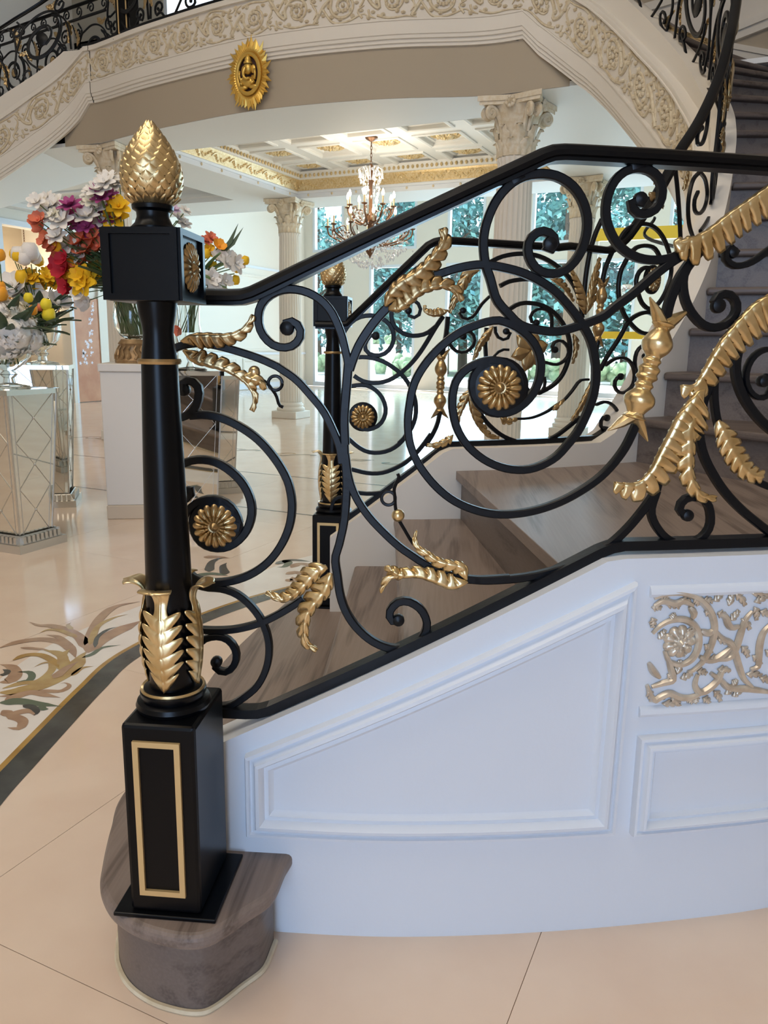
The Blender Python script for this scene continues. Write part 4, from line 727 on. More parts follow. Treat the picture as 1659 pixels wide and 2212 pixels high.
V, Fc = slab([tuple(FASC.at(s, 0, -.06)[:2]) for s in np.linspace(0, FASC.L, 40)]+[(-1.0, 9.3), (-1.0, 12.2), (-8.5, 12.2), (-8.5, 9.3)], 4.2, GALL); mk('gallery_floor', V, Fc, M['oak'], balc)
# sloping soffits under both flights
for sg, par in ((0, stair), (1, lstair)):
    V = []; ss = np.arange(2.0, 5.7, .2)
    for s in ss:
        p = IN.at(s, 0)[:2]; a = math.radians(np.interp(s, [2, 4, 5.7], [3, 25, 78])); q = p+1.9*np.array([math.cos(a), math.sin(a)]); z = curb_in(s)-depth_in(s)+.04
        for r in (p, q): V.append((2*XC-r[0] if sg else r[0], r[1], z))
    mk('stair_soffit', V, [(2*i, 2*i+1, 2*i+3, 2*i+2) for i in range(len(ss)-1)], M['ceil'], par, smooth=True)
# gold sunburst medallion with a seated elephant-headed figure
s_, z_ = FASC.hit(547, 165); mc = FASC.at(s_, z_, .05); mn = FASC.nrm(s_); mu = np.array([-mn[1], mn[0], 0]); 
emb = empty('sunburst_medallion', tuple(FASC.at(s_, z_)), 0, 'gold sunburst medallion with seated elephant-headed figure hung on the taupe beam', 'medallion')
def mpt(x, y, h=0.): return mc+mu*x+np.array([0, 0, y])+mn*h
rx, ry = .185, .245
for lay in range(2):
    for i in range(30):
        a = 2*PI*(i+.5*lay)/30; ca, sa = math.cos(a), math.sin(a); L = rnd.uniform(1.28, 1.52) if lay == 0 else rnd.uniform(1.15, 1.32)
        r0 = .70; wv = .030; tx, ty = -sa, ca; bend = rnd.uniform(-.03, .03)
        mb = MB(); mb.add([mpt(rx*r0*ca-tx*wv, ry*r0*sa-ty*wv, .004), mpt(rx*r0*ca+tx*wv, ry*r0*sa+ty*wv, .004), mpt(rx*1.1*ca+tx*wv*.8, ry*1.1*sa+ty*wv*.8, .012), mpt(rx*L*ca+tx*bend, ry*L*sa+ty*bend, .02+.01*lay), mpt(rx*1.1*ca-tx*wv*.8, ry*1.1*sa-ty*wv*.8, .012), mpt(rx*.95*ca, ry*.95*sa, .035)], [(0, 1, 5), (1, 2, 5), (2, 3, 5), (3, 4, 5), (4, 0, 5), (0, 4, 3, 2, 1)]); mb.build('sun_ray', M['goldr'], emb, smooth=False)
mb = MB(); mb.tube([mpt(rx*.72*math.cos(a), ry*.72*math.sin(a), .03) for a in np.linspace(0, 2*PI, 40)], .020, 8, cap=False); mb.build('medallion_ring', M['goldr'], emb, smooth=True)
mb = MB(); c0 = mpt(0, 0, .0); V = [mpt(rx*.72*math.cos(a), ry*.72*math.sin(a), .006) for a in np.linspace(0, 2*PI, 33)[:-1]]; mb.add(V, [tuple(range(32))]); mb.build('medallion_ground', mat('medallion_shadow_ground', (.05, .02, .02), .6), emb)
mb = MB(); sq = (1, .6, 1)
mb.ball(mpt(0, -.075, .03), .062, 14, 9, (1.25, .6, .8)); mb.ball(mpt(-.065, -.12, .03), .04, 10, 7, (1.5, .7, .55)); mb.ball(mpt(.065, -.12, .03), .04, 10, 7, (1.5, .7, .55)); mb.ball(mpt(0, .045, .035), .048, 12, 8, (1, .8, 1.1)); mb.ball(mpt(-.055, .04, .025), .034, 10, 7, (.9, .35, 1.2)); mb.ball(mpt(.055, .04, .025), .034, 10, 7, (.9, .35, 1.2))
mb.tube(resample(cat([mpt(-.005, .045, .07), mpt(-.018, .0, .085), mpt(-.012, -.04, .085), mpt(.015, -.058, .08), mpt(.04, -.05, .075)], 6), .01), [.019*(1-.5*i/16) for i in range(len(resample(cat([mpt(-.005, .045, .07), mpt(-.018, .0, .085), mpt(-.012, -.04, .085), mpt(.015, -.058, .08), mpt(.04, -.05, .075)], 6), .01)))], 8)
mb.lathe([(.04, 0), (.045, .015), (.032, .03), (.034, .045), (.02, .07), (.012, .09), (.001, .10)], 12, tuple(mpt(0, .085, .03)))
for q in (-1, 1):
    mb.tube([mpt(q*.05, -.03, .03), mpt(q*.085, -.05, .04), mpt(q*.095, -.01, .05), mpt(q*.09, .03, .05)], [.018, .016, .013, .012], 7); mb.tube([mpt(q*.045, -.045, .04), mpt(q*.075, -.085, .05), mpt(q*.05, -.10, .07)], [.016, .014, .011], 7)
mb.build('seated_figure', M['goldr'], emb, smooth=2)
# ------------------------------------------------------------------ columns
def make_column(loc):
    t = empty('column', loc, 0, 'x', 'column', 'cream fluted Corinthian columns')
    o = MB().box((-.24, -.24, 0), (.24, .24, .12)); o = mk('plinth', o.V, o.F, M['cream'], t, local=True); bv = o.modifiers.new('e', 'BEVEL'); bv.width = .008
    o = MB().lathe([(.23, .12), (.24, .14), (.235, .17), (.21, .185), (.205, .20), (.215, .215), (.21, .24), (.19, .25), (.185, .27)], 40); mk('column_base', o.V, o.F, M['cream'], t, smooth=True, local=True)
    o = MB().lathe([(.183, .27), (.184, .9), (.180, 1.8), (.166, 2.93), (.176, 2.95), (.176, 2.98)], 144, flute=(24, .055)); mk('shaft', o.V, o.F, M['cream'], t, smooth=True, local=True)
    cap = MB().lathe([(.160, 2.97), (.165, 3.1), (.175, 3.22), (.20, 3.33), (.245, 3.41), (.25, 3.42)], 32); cap = mk('capital', cap.V, cap.F, M['capital'], t, smooth=True, local=True)
    ab = []; n = 12                                      # abacus with hollow sides
    for k in range(4):
        a0 = PI/4+k*PI/2; p = np.array([math.cos(a0), math.sin(a0)])*.40; q = np.array([math.cos(a0+PI/2), math.sin(a0+PI/2)])*.40
        for i in range(n):
            u = i/n; m_ = p*(1-u)+q*u; inn = -m_/np.linalg.norm(m_); ab.append(tuple(m_+inn*.055*math.sin(PI*u)))
    V, Fc = slab(ab, 3.41, 3.44); mk('abacus', V, Fc, M['capital'], cap, local=True); V, Fc = slab([(x*1.05, y*1.05) for x, y in ab], 3.44, 3.485); mk('abacus', V, Fc, M['capital'], cap, local=True)
    def aleaf(h, r0, lean, wd):
        n = 15; A = 4; V = []
        for i in range(n):
            u = i/(n-1); r = r0+lean*u**2.6; z = h*u if u < .85 else h*(.85+.08*math.sin((u-.85)/.15*PI)); f = (u*5) % 1.; W = wd*(.7+.5*math.sin(PI*u*.9))*(1-.55*max(0, u-.6)/.4); lob = .7+.3*math.sin(PI*f)
            for j in range(-A, A+1): v = j/A; V.append((v*W*lob if abs(v) > .5 else v*W, -(r-.02*v*v+.006*math.cos(2*PI*f)*abs(v)+(.010 if j == 0 else 0)), z))
        k = 2*A+1; return V, [(i*k+j, i*k+j+1, (i+1)*k+j+1, (i+1)*k+j) for i in range(n-1) for j in range(k-1)]
    for h, z0, r0, lean, wd, off in ((.16, 2.985, .168, .055, .062, 0), (.28, 2.985, .172, .075, .060, PI/8)):
        V, Fc = aleaf(h, r0, lean, wd); f0 = None
        for k in range(8):
            Mx = Matrix.Rotation(k*PI/4+off, 4, 'Z') @ Matrix.Translation((0, 0, z0))
            if f0 is None: f0 = mk('capital_leaf', V, Fc, M['capital'], cap, smooth=2, local=True); f0.matrix_local = Mx
            else: inst(f0, 'capital_leaf', cap, Mx)
    v0 = None                                            # corner volutes and centre flowers
    sp = [(-.0+.055*(1-i/22)**.8*math.cos(2.6-i*.52), 0, .055*(1-i/22)**.8*math.sin(2.6-i*.52)) for i in range(20)]
    P = [(-.13, 0, -.15), (-.10, 0, -.05), (-.05, 0, .03)]+sp
    mbv = MB(); mbv.tube(resample(P, .012), .022, 6, nrm=(0, 1., 0), flat=1.3); mbv.ball((0, 0, 0), .024, 8, 6)
    for k in range(8):
        a = PI/4+(k//2)*PI/2+(.13 if k % 2 else -.13); Mx = Matrix.Rotation(a, 4, 'Z') @ Matrix.Translation((.295, 0, 3.345)) @ Matrix.Diagonal((1, .8, 1, 1))
        if v0 is None: v0 = mk('volute', mbv.V, mbv.F, M['capital'], cap, smooth=True, local=True); v0.matrix_local = Mx
        else: inst(v0, 'volute', cap, Mx)
    f0 = None
    for k in range(4):
        mbr = MB(); rosette_mesh(mbr, np.zeros(3), np.array([0, -1., 0]), .055, 7, .03); Mx = Matrix.Rotation(k*PI/2, 4, 'Z') @ Matrix.Translation((0, -.245, 3.425))
        if f0 is None: f0 = mk('capital_flower', mbr.V, mbr.F, M['capital'], cap, smooth=True, local=True); f0.matrix_local = Mx
        else: inst(f0, 'capital_flower', cap, Mx)
    return t
col0 = make_column((-2.28, 7.70, 0)); col0['label'] = 'cream fluted Corinthian column behind the near railing, right of the chandelier'
for p, lb in (((-7.25, 7.72, 0), 'cream Corinthian column hidden behind the near pine-cone finial'), ((-7.12, 11.45, 0), 'distant cream Corinthian column left of the chandelier by the pale panelled wall'), ((-2.40, 11.45, 0), 'distant cream Corinthian column seen through the railing scrolls at right')):
    c = copy_tree(col0); c.location = p; c['label'] = lb
# ------------------------------------------------------------------ lower ceiling with coffers
ceil = empty('ceiling', (-4.8, 9.7, 3.49), 0, 'white ceiling under the gallery with gilded cornice and coffers', None, None, 'structure')
X0, X1, Y0, Y1 = -6.92, -2.68, 8.1, 11.36
fs = [tuple(FASC.at(s, 0, -.01)[:2]) for s in np.linspace(0, FASC.L, 40)]
def sl(name, poly, z0=3.49, z1=3.53, m='ceil'): V, Fc = slab(poly, z0, z1); return mk(name, V, Fc, M[m], ceil)
sl('soffit', fs+[(-1.75, Y0), (-7.75, Y0)])
sl('soffit', [(X1, Y0), (2.6, Y0), (2.6, 12.2), (X1, 12.2)]); sl('soffit', [(-1.75, 7.45), (2.6, 7.45), (2.6, Y0), (-1.75, Y0)]); sl('soffit', [(X0, Y1), (X1, Y1), (X1, 12.2), (X0, 12.2)])
TX0, TX1, TY0, TY1 = -12.0, -7.95, 8.35, 11.1
sl('soffit', [(TX1, Y0), (X0, Y0), (X0, 12.2), (TX1, 12.2)]); sl('soffit', [(-12.3, 7.45), (-7.75, 7.45), (-7.75, Y0), (TX1, Y0), (TX1, TY0), (-12.3, TY0)]); sl('soffit', [(-12.3, TY0), (TX0, TY0), (TX0, TY1), (-12.3, TY1)]); sl('soffit', [(-12.3, TY1), (TX1, TY1), (TX1, 12.2), (-12.3, 12.2)])
sl('tray_panel', [(TX0, TY0), (TX1, TY0), (TX1, TY1), (TX0, TY1)], 3.74, 3.77)
def cove(name, rect, prof, mt):                         # moulding running round the inside of a rectangle (inset, height)
    x0, x1, y0, y1 = rect; x0 += .004; x1 -= .004; y0 += .004; y1 -= .004; V = []
    for i_, h in prof: V += [(x0+i_, y0+i_, h), (x1-i_, y0+i_, h), (x1-i_, y1-i_, h), (x0+i_, y1-i_, h)]
    return mk(name, V, [(4*k+j, 4*k+(j+1)%4, 4*k+4+(j+1)%4, 4*k+4+j) for k in range(len(prof)-1) for j in range(4)], M[mt], ceil)
cove('tray_moulding', (TX0, TX1, TY0, TY1), [(0, 3.49), (0, 3.56), (.04, 3.57), (.04, 3.62), (.02, 3.62), (.02, 3.70), (.08, 3.74)], 'ceil'); cove('tray_moulding', (TX0+.45, TX1-.45, TY0+.45, TY1-.45), [(-.02, 3.74), (-.02, 3.715), (.05, 3.715), (.07, 3.74)], 'white')
cove('cornice', (X0, X1, Y0, Y1), [(0, 3.49), (0, 3.555), (.02, 3.56), (.03, 3.59), (.02, 3.60)], 'white'); cove('cornice_gilding', (X0, X1, Y0, Y1), [(.02, 3.60), (.03, 3.62), (.09, 3.72), (.10, 3.745)], 'gilt'); cove('cornice', (X0, X1, Y0, Y1), [(.10, 3.745), (.13, 3.75), (.14, 3.80), (.17, 3.85)], 'ceil')
def relief(path, base, up, r, n, name, mt, step):       # wavy gilded foliage along a straight run
    a, b = map(np.array, path); L = np.linalg.norm(b-a); k = int(L/step); mb = MB(); d_ = (b-a)/L
    for i in range(k):
        c = a+d_*(i+.5)*step; sg = 1 if i % 2 else -1
        P = [c+d_*step*(t-.5)+np.array(up)*sg*.55*math.sin(t*PI*1.6) for t in np.linspace(0, 1.25, 8)]; mb.tube(P, [r*(1-.6*j/7) for j in range(8)], 5)
        for j in range(3): mb.ball(c+d_*step*(.2*j-.1)+np.array(up)*(-sg)*.3*(j-.4), r*1.25, 5, 4)
    return mb.build(name, M[mt], ceil, smooth=True)
for path, up in ((((X0+.06, Y0, 3.67), (X0+.06, Y1, 3.67)), (.05, 0, .075)), (((X0, Y1-.06, 3.67), (X1, Y1-.06, 3.67)), (0, -.05, .075)), (((X1-.06, Y1, 3.67), (X1-.06, Y0, 3.67)), (-.05, 0, .075))):
    relief(path, None, up, .018, 0, 'cornice_foliage', 'gilt', .20)
def dent(a, b, inw, name='cornice_dentils'):
    a, b = np.array(a), np.array(b); L = np.linalg.norm(b-a); n = int(L/.075); mb = MB(); d_ = (b-a)/L
    for i in range(n): c = a+d_*(i+.5)*.075; mb.ball(c+np.array(inw)*.01, .026, 5, 4, (.8, .8, 1.1))
    mb.build(name, M['gilt'], ceil, smooth=True)
dent((X0+.15, Y0, 3.79), (X0+.15, Y1, 3.79), (1, 0, 0)); dent((X0, Y1-.15, 3.79), (X1, Y1-.15, 3.79), (0, -1, 0)); dent((X1-.15, Y1, 3.79), (X1-.15, Y0, 3.79), (-1, 0, 0))
for a, b, st in (((X0-.0, Y0+.2, 3.535), (X0-.0, Y1, 3.535), .42), ((X0, Y1, 3.535), (X1, Y1, 3.535), .42)):
    a, b = np.array(a), np.array(b); n = int(np.linalg.norm(b-a)/st)
    for i in range(n): mb = MB(); mb.ball(a+(b-a)*(i+.5)/n, .022, 6, 5); mb.build('cornice_bead', M['creamr'], ceil, smooth=True)
CXs = [-6.49, -5.645, -4.80, -3.955, -3.11]; CYs = [8.46, 9.305, 10.15, 10.985]; hw = .30
xs = [X0+.1]+[v for c in CXs for v in (c-hw, c+hw)]+[X1-.1]; ys = [Y0+.02]+[v for c in CYs for v in (c-hw, c+hw)]+[Y1-.1]
for i in range(0, len(xs), 2): sl('coffer_rib', [(xs[i], ys[0]), (xs[i+1], ys[0]), (xs[i+1], ys[-1]), (xs[i], ys[-1])], 3.85, 3.97, 'ceil')
for j in range(0, len(ys), 2):
    for c in CXs: sl('coffer_rib', [(c-hw, ys[j]), (c+hw, ys[j]), (c+hw, ys[j+1]), (c-hw, ys[j+1])], 3.85, 3.97, 'ceil')
pr = [(-.03, 0), (-.03, -.014), (.0, -.022), (.025, -.012), (.03, .0), (.03, .03), (.06, .035), (.08, .035), (.085, .055), (.30, .055)]
V = []
for i_, h in pr: V += [(-hw+i_, -hw+i_, h), (hw-i_, -hw+i_, h), (hw-i_, hw-i_, h), (-hw+i_, hw-i_, h)]
Fc = [(4*k+j, 4*k+(j+1)%4, 4*k+4+(j+1)%4, 4*k+4+j) for k in range(len(pr)-1) for j in range(4)]
mbr = MB(); rosette_mesh(mbr, np.array([0, 0, .055]), np.array([0.02, 0, -1.]), .13, 12, .05); mbf = MB()
for k in range(16):
    a = k*PI/8; mbf.tube([(.13*math.cos(a), .13*math.sin(a), .048), (.17*math.cos(a+.2), .17*math.sin(a+.2), .042), (.205*math.cos(a), .205*math.sin(a), .046)], [.014, .018, .005], 5)
c0 = None
for cx in CXs:
    for cy in CYs:
        e_ = bpy.data.objects.new('coffer', None); COL.objects.link(e_); e_.parent = ceil; e_.location = (cx+4.8, cy-9.7, 3.85-3.49); e_.empty_display_size = .05
        if c0 is None: c0 = (mk('coffer_moulding', V, Fc, M['ceil'], e_, local=True), mk('coffer_rosette', mbr.V, mbr.F, M['gilt'], e_, smooth=True, local=True), mk('coffer_foliage', mbf.V, mbf.F, M['gilt'], e_, smooth=True, local=True))
        else:
            for o in c0: inst(o, o.name.split('.')[0], e_)
# ------------------------------------------------------------------ walls of the hall and of the garden room
def structure(name, label): return empty(name, (0, 0, 0), 0, label, None, None, 'structure')
def wallbox(par, name, a, b, m='cream'): o = MB().box(a, b); return mk(name, o.V, o.F, M[m], par)
wl = structure('wall_left', 'pale panelled left wall of hall and garden room'); XL = -12.3
oy0, oy1 = planeX(6, 560, XL)[1], planeX(140, 560, XL)[1]; oz = planeX(70, 495, XL)[2]
wallbox(wl, 'wall', (XL-.2, -6.2, 0), (XL, oy0, 8.6)); wallbox(wl, 'wall', (XL-.2, oy1, 0), (XL, 20.8, 8.6)); wallbox(wl, 'wall', (XL-.2, oy0, oz), (XL, oy1, 8.6))
wallbox(wl, 'alcove_wall', (XL-1.9, oy0-.6, 0), (XL-1.8, oy1+.6, oz+.6), 'taupe'); wallbox(wl, 'alcove_wall', (XL-1.9, oy0-.7, 0), (XL-.2, oy0-.6, oz+.6), 'cream'); wallbox(wl, 'alcove_wall', (XL-1.9, oy1+.6, 0), (XL-.2, oy1+.7, oz+.6), 'cream'); wallbox(wl, 'alcove_ceiling', (XL-1.9, oy0-.7, oz+.6), (XL-.2, oy1+.7, oz+.7), 'ceil')
for a, b in (((XL-.02, oy0-.10, 0), (XL+.05, oy0, oz+.10)), ((XL-.02, oy1, 0), (XL+.05, oy1+.10, oz+.10)), ((XL-.02, oy0, oz), (XL+.05, oy1, oz+.10))): wallbox(wl, 'door_casing', a, b, 'white')
WL = Surf([(XL, -6), (XL, 21)])                          # s = Y+6
def wl_rect(x0, x1, yt, yb): a = planeX(x0, yt, XL); b = planeX(x1, yt, XL); c = planeX(x0, yb, XL); return a[1]+6, b[1]+6, c[2], a[2]
for (y0_, y1_, z0_, z1_) in ((15.2, 19.3, 1.0, 3.0), (15.2, 17.1, .22, .82), (17.4, 19.3, .22, .82), (12.9, 14.7, 1.0, 3.0), (12.9, 14.7, .22, .82)):
    moulding(WL, [(y0_+6, z0_), (y1_+6, z0_), (y1_+6, z1_), (y0_+6, z1_)], wl, .09, [(0, 0), (0, .02), (.3, .035), (.5, .02), (.8, .025), (1, 0)], mt='cream')
for z0_ in (.02, .92, 3.15): wallbox(wl, 'dado_rail', (XL, oy1+.1, z0_), (XL+.03, 20.6, z0_+(.14 if z0_ < .1 else .06)), 'white')
for yy in (12.55, 14.95):                                # pilasters with gilt relief
    wallbox(wl, 'pilaster', (XL, yy-.16, .1), (XL+.05, yy+.16, 3.45), 'cream')
    mb = MB(); [mb.tube([(XL+.055, yy+.09*math.sin(i*1.1+t), 2.2+.09*i+.1*t) for t in np.linspace(0, 1.6, 6)], [.016, .018, .018, .016, .012, .006], 5) for i in range(10)]; mb.build('pilaster_relief', M['creamr'], wl, smooth=True)
# glowing copper panel with blossom painting
y0_, y1_ = planeX(160, 760, XL+.04)[1], planeX(217, 760, XL+.04)[1]
pnl = empty('painted_panel', (XL+.03, (y0_+y1_)/2, 0), 0, 'copper orange panel painted with white blossom branches, beside the flowers', 'panel')
o = MB().box((XL+.005, y0_, .01), (XL+.04, y1_, 2.05)); o.build('panel_board', M['orange'], pnl)
o = MB(); o.box((XL+.005, y0_-.07, .0), (XL+.06, y0_, 2.12)); o.build('panel_frame', M['cream'], pnl); o = MB(); o.box((XL+.005, y1_, .0), (XL+.06, y1_+.07, 2.12)); o.build('panel_frame', M['cream'], pnl)
mb = MB()
for k in range(46):
    t = rnd.random(); yy = y1_-.12-.35*t*rnd.random()-.10*t; zz = 2.0-1.25*t+rnd.uniform(-.05, .05); r = rnd.uniform(.018, .05)
    c = np.array([XL+.041, yy, zz]); mb.add([c+np.array([.001*(k % 4), r*math.cos(a)*(.7+.3*math.cos(5*a)), r*math.sin(a)*(.7+.3*math.cos(5*a))]) for a in np.linspace(0, 2*PI, 21)[:-1]], [tuple(range(20))])
mb.build('blossoms', M['blossom'], pnl, kind='stuff')
# garden-side window wall, two tiers
YW = 20.6; ww = structure('wall_back', 'far wall of tall garden windows and doors')
zl1 = planeY(840, 572, YW)[2]; zu0 = planeY(1005, 533, YW)[2]; ZT = 6.6
px_w = [(676, 742, 'd'), (797, 897, 'd'), (962, 1042, 'd'), (1140, 1238, 'd'), (1288, 1372, 'd'), (1432, 1500, 'd')]
wx = [(planeY(a, 640, YW)[0], planeY(b, 640, YW)[0]) for a, b, _ in px_w]
edges = [XL]+[v for a in wx for v in a]+[3.5]
for i in range(0, len(edges), 2): wallbox(ww, 'pier', (edges[i], YW, 0), (edges[i+1], YW+.25, ZT))
for a, b in wx: wallbox(ww, 'window_band', (a, YW, zl1), (b, YW+.25, zu0))
wallbox(ww, 'frieze_wall', (XL, YW-.01, ZT-1.4), (3.5, YW+.3, ZT+.3))
gm = bpy.data.materials.new('window_glass'); gm.use_nodes = True; nt = gm.node_tree; nt.nodes.clear(); oN = nt.nodes.new('ShaderNodeOutputMaterial'); mx = nt.nodes.new('ShaderNodeMixShader'); tr = nt.nodes.new('ShaderNodeBsdfTransparent'); gl = nt.nodes.new('ShaderNodeBsdfGlossy'); gl.inputs['Roughness'].default_value = .02; tr.inputs[0].default_value = (.96, .98, 1, 1); mx.inputs[0].default_value = .06
nt.links.new(tr.outputs[0], mx.inputs[1]); nt.links.new(gl.outputs[0], mx.inputs[2]); nt.links.new(mx.outputs[0], oN.inputs[0]); M['pane'] = gm
nwin = 0
def window(a, b, z0, z1, Y, door=False):
    global nwin; nwin += 1
    w_ = empty('window_%d' % nwin, ((a+b)/2, Y, z0), 0, None, None, None, 'structure'); f = .07
    for p, q in (((a, Y-.06, z0), (a+f, Y+.1, z1)), ((b-f, Y-.06, z0), (b, Y+.1, z1)), ((a+f, Y-.06, z1-f), (b-f, Y+.1, z1)), ((a+f, Y-.06, z0), (b-f, Y+.1, z0+f*(1.8 if door else 1)))):
        o = MB().box(p, q); o.build('window_frame', M['white'], w_)
    o = MB().box((a+f, Y+.02, z0+f), (b-f, Y+.028, z1-f)); o.build('pane', M['pane'], w_)
for a, b in wx: window(a, b, 0.0, zl1, YW+.05, True); window(a, b, zu0, ZT-1.4, YW+.05)
gc = structure('ceiling_garden_room', 'white ceiling of the garden room'); wallbox(gc, 'ceiling_panel', (XL, 12.2, ZT), (3.5, 20.8, ZT+.1), 'ceil'); wallbox(gc, 'upstand', (XL, 12.2, 3.53), (3.5, 12.28, 4.2), 'ceil')
wr = structure('wall_right', 'taupe wall along the outer side of the curved flight')
wpts = [(3.4, -6.2), (3.4, 1.6), (2.6, 2.6)]+[tuple(n[1]+(n[1]-n[0])*.02) for n in noses[2:]]+[(-1.75, 9.5), (-1.75, 12.2)]
WR = Surf(resample(cat(wpts, 6), .15)); mb = MB(); sk = float(WR.s[int(np.argmin(np.linalg.norm(WR.p-noses[8][1], axis=1)))]); ribbon(mb, WR, np.arange(0, sk, .15), lambda s: 0., lambda s: 8.6, 0., -.12); ribbon(mb, WR, np.arange(sk-.15, WR.L, .15), lambda s: 3.50, lambda s: 8.6, 0., -.12); mb.build('wall', M['taupe'], wr, smooth=True)
wallbox(wr, 'garden_room_wall', (3.4, 2.0, 0), (3.5, 20.8, 6.8), 'cream')
nz = {}
for (a, b, z) in noses:
    i = int(np.argmin(np.linalg.norm(WR.p-b, axis=1))); nz[round(float(WR.s[i]), 3)] = z
tab = sorted(nz.items()); zs = lerp([(0, LAND)]+[(s, z) for s, z in tab]+[(99, GALL)]); ss = np.arange(tab[0][0]-.6, WR.L, .1)
def wband(name, z0, z1, of, m): mb = MB(); WRn = WR; ribbon(mb, WRn, ss, lambda s: zs(s)+z0, lambda s: zs(s)+z1, of, of+.02); mb.build(name, M[m], wr, smooth=True)
WR.n = -WR.n
wband('skirting', -.3, .16, .02, 'cream'); wband('skirting_cap', .16, .21, .035, 'cream')
sl_ = np.arange(tab[0][0]+1.0, WR.L, .1)
for nm, z0, z1, of, m in (('cornice_moulding', 4.16, 4.23, .035, 'cream'), ('cornice_moulding', 4.23, 4.30, .055, 'cream'), ('frieze_ground', 4.30, 4.70, .02, 'creamf'), ('cornice_moulding', 4.70, 4.78, .05, 'cream')):
    mb = MB(); ribbon(mb, WR, sl_, lambda s: z0, lambda s: z1, of, of+.02); mb.build(nm, M[m], wr, smooth=True)
for k in range(9): scroll_unit(WR, sl_[0]+k*.46, .46, lambda s: 4.745, lambda s: .74, k % 2 == 0, wr)
wb = structure('wall_front', 'wall behind the viewer with the tall glazed entrance'); 
for a, b in (((-12.5, -6.3, 0), (.4, -6.1, 8.6)), ((.4, -6.3, 4.7), (3.5, -6.1, 8.6))): wallbox(wb, 'wall', a, b, 'cream')
# upper storey behind the gallery
wu = structure('wall_upper', 'stone coloured upper wall behind the gallery with high windows'); YU = 12.2
ux = [(planeY(352, 10, YU)[0], planeY(470, 10, YU)[0]), (planeY(500, 10, YU)[0], planeY(640, 10, YU)[0]), (planeY(1372, 20, YU)[0], planeY(1440, 20, YU)[0]), (planeY(1465, 20, YU)[0], planeY(1580, 20, YU)[0])]
uz = planeY(1450, 62, YU)[2]; ed = [XL]+[v for a in ux for v in a]+[3.5]
for i in range(0, len(ed), 2): wallbox(wu, 'wall', (ed[i], YU, uz), (ed[i+1], YU+.2, 8.6), 'olive')
wallbox(wu, 'wall', (XL, YU, 4.0), (3.5, YU+.2, uz), 'olive'); wallbox(wu, 'sill', (XL, YU-.08, uz-.10), (3.5, YU, uz), 'cream')
for a, b in ux: window(a, b, uz, 8.5, YU+.08)
cu = structure('ceiling_hall', 'high white ceiling over the stair hall'); wallbox(cu, 'ceiling_panel', (-12.5, -6.3, 8.6), (3.6, 12.4, 8.7), 'ceil')
# gallery railings
gr = empty('balcony_railing', (XC, 7.2, 4.5), 0, 'black and gold scrolled iron railing along the top of the curved balcony', 'railing')
GR = Surf(offset(BEAM, .0))
def straight_rails(S, s0, s1, z0, h, par):
    q = np.arange(s0, s1+.01, .1); MB().prof([S.at(s, z0+h) for s in q], hs, [S.nrm(s) for s in q]).build('handrail', M['black'], par, smooth=True); MB().prof([S.at(s, z0+.012) for s in q], [(-.02, -.012), (-.02, .012), (.02, .012), (.02, -.012)], [S.nrm(s) for s in q]).build('bottom_rail', M['blackr'], par)
straight_rails(GR, .35, 5.75, 4.525, .80, gr)
for k in range(6): panel(GR, .75+k*.82, .75+(k+1)*.82, lambda s: 4.50, .80, gr, w=.024, wide=1.5, flip=k % 2 == 1)
lr = empty('stair_railing', (-9, 6, 3), 0, 'black and gold scrolled iron railing on the left string at upper left', 'railing', 'stair railings')
LR = Surf(np.array([(2*XC-x, y) for x, y in offset(INP, .07)]), -1)
q = [(s, rail_in(s)+.02) for s in np.arange(3.0, 5.76, .06)]+[(5.95, 5.29)]
MB().prof([LR.at(s, z) for s, z in q], hs, [LR.nrm(s) for s, z in q]).build('handrail', M['black'], lr, smooth=True); q = [(s, curb_in(s)+.05) for s in np.arange(3.0, 5.95, .06)]; MB().prof([LR.at(s, z) for s, z in q], [(-.018, -.012), (-.018, .012), (.018, .012), (.018, -.012)], [LR.nrm(s) for s, z in q]).build('bottom_rail', M['blackr'], lr)
for k in range(4): panel(LR, 3.0+k*.73, 3.0+(k+1)*.73, lambda s: curb_in(s)+.035, .745, lr, w=.022, wide=1.4, off=0)
gp_ = copy_tree(newel); p_ = FASC.hit(262, 112); pp = FASC.at(p_[0], 0, -.10); gp_.location = (pp[0], pp[1], 4.47); gp_.rotation_euler = (0, 0, .25); gp_.scale = (1.25, 1.25, 1.25); gp_['label'] = 'black gallery post with gilt leaves at the left end of the balcony railing'; gp_['group'] = 'gallery posts'
g2r = empty('balcony_railing', (-10, 9, 4.5), 0, 'black iron railing of the far gallery crossing behind the left stair railing', 'railing')
G2 = Surf([(-12.2, 8.95), (-11, 8.8), (-9.6, 8.6), (-8.3, 8.4), (-7.6, 8.3)]); straight_rails(G2, 0, G2.L-.05, 4.46, .98, g2r)
q = np.arange(0, G2.L-.05, .2); MB().prof([G2.at(s, 5.28) for s in q], [(-.012, -.012), (-.012, .012), (.012, .012), (.012, -.012)], [G2.nrm(s) for s in q]).build('mid_rail', M['blackr'], g2r)
for k in range(5): panel(G2, .1+k*.9, .1+(k+1)*.9, lambda s: 4.46, .80, g2r, w=.020, wide=1.3)
for k in range(18):
    c = (.12+k*.25, 5.36); bar(G2, None, g2r, w=.016, d=.014, sz=spiral(c, .07, .02, PI*.5*(k % 2)+PI, 1.3 if k % 2 else -1.3), step=.03)
V, Fc = slab([(-12.3, 8.9), (-7.5, 8.2), (-7.5, 12.2), (-12.3, 12.2)], 4.2, GALL); mk('gallery_floor', V, Fc, M['oak'], g2r)
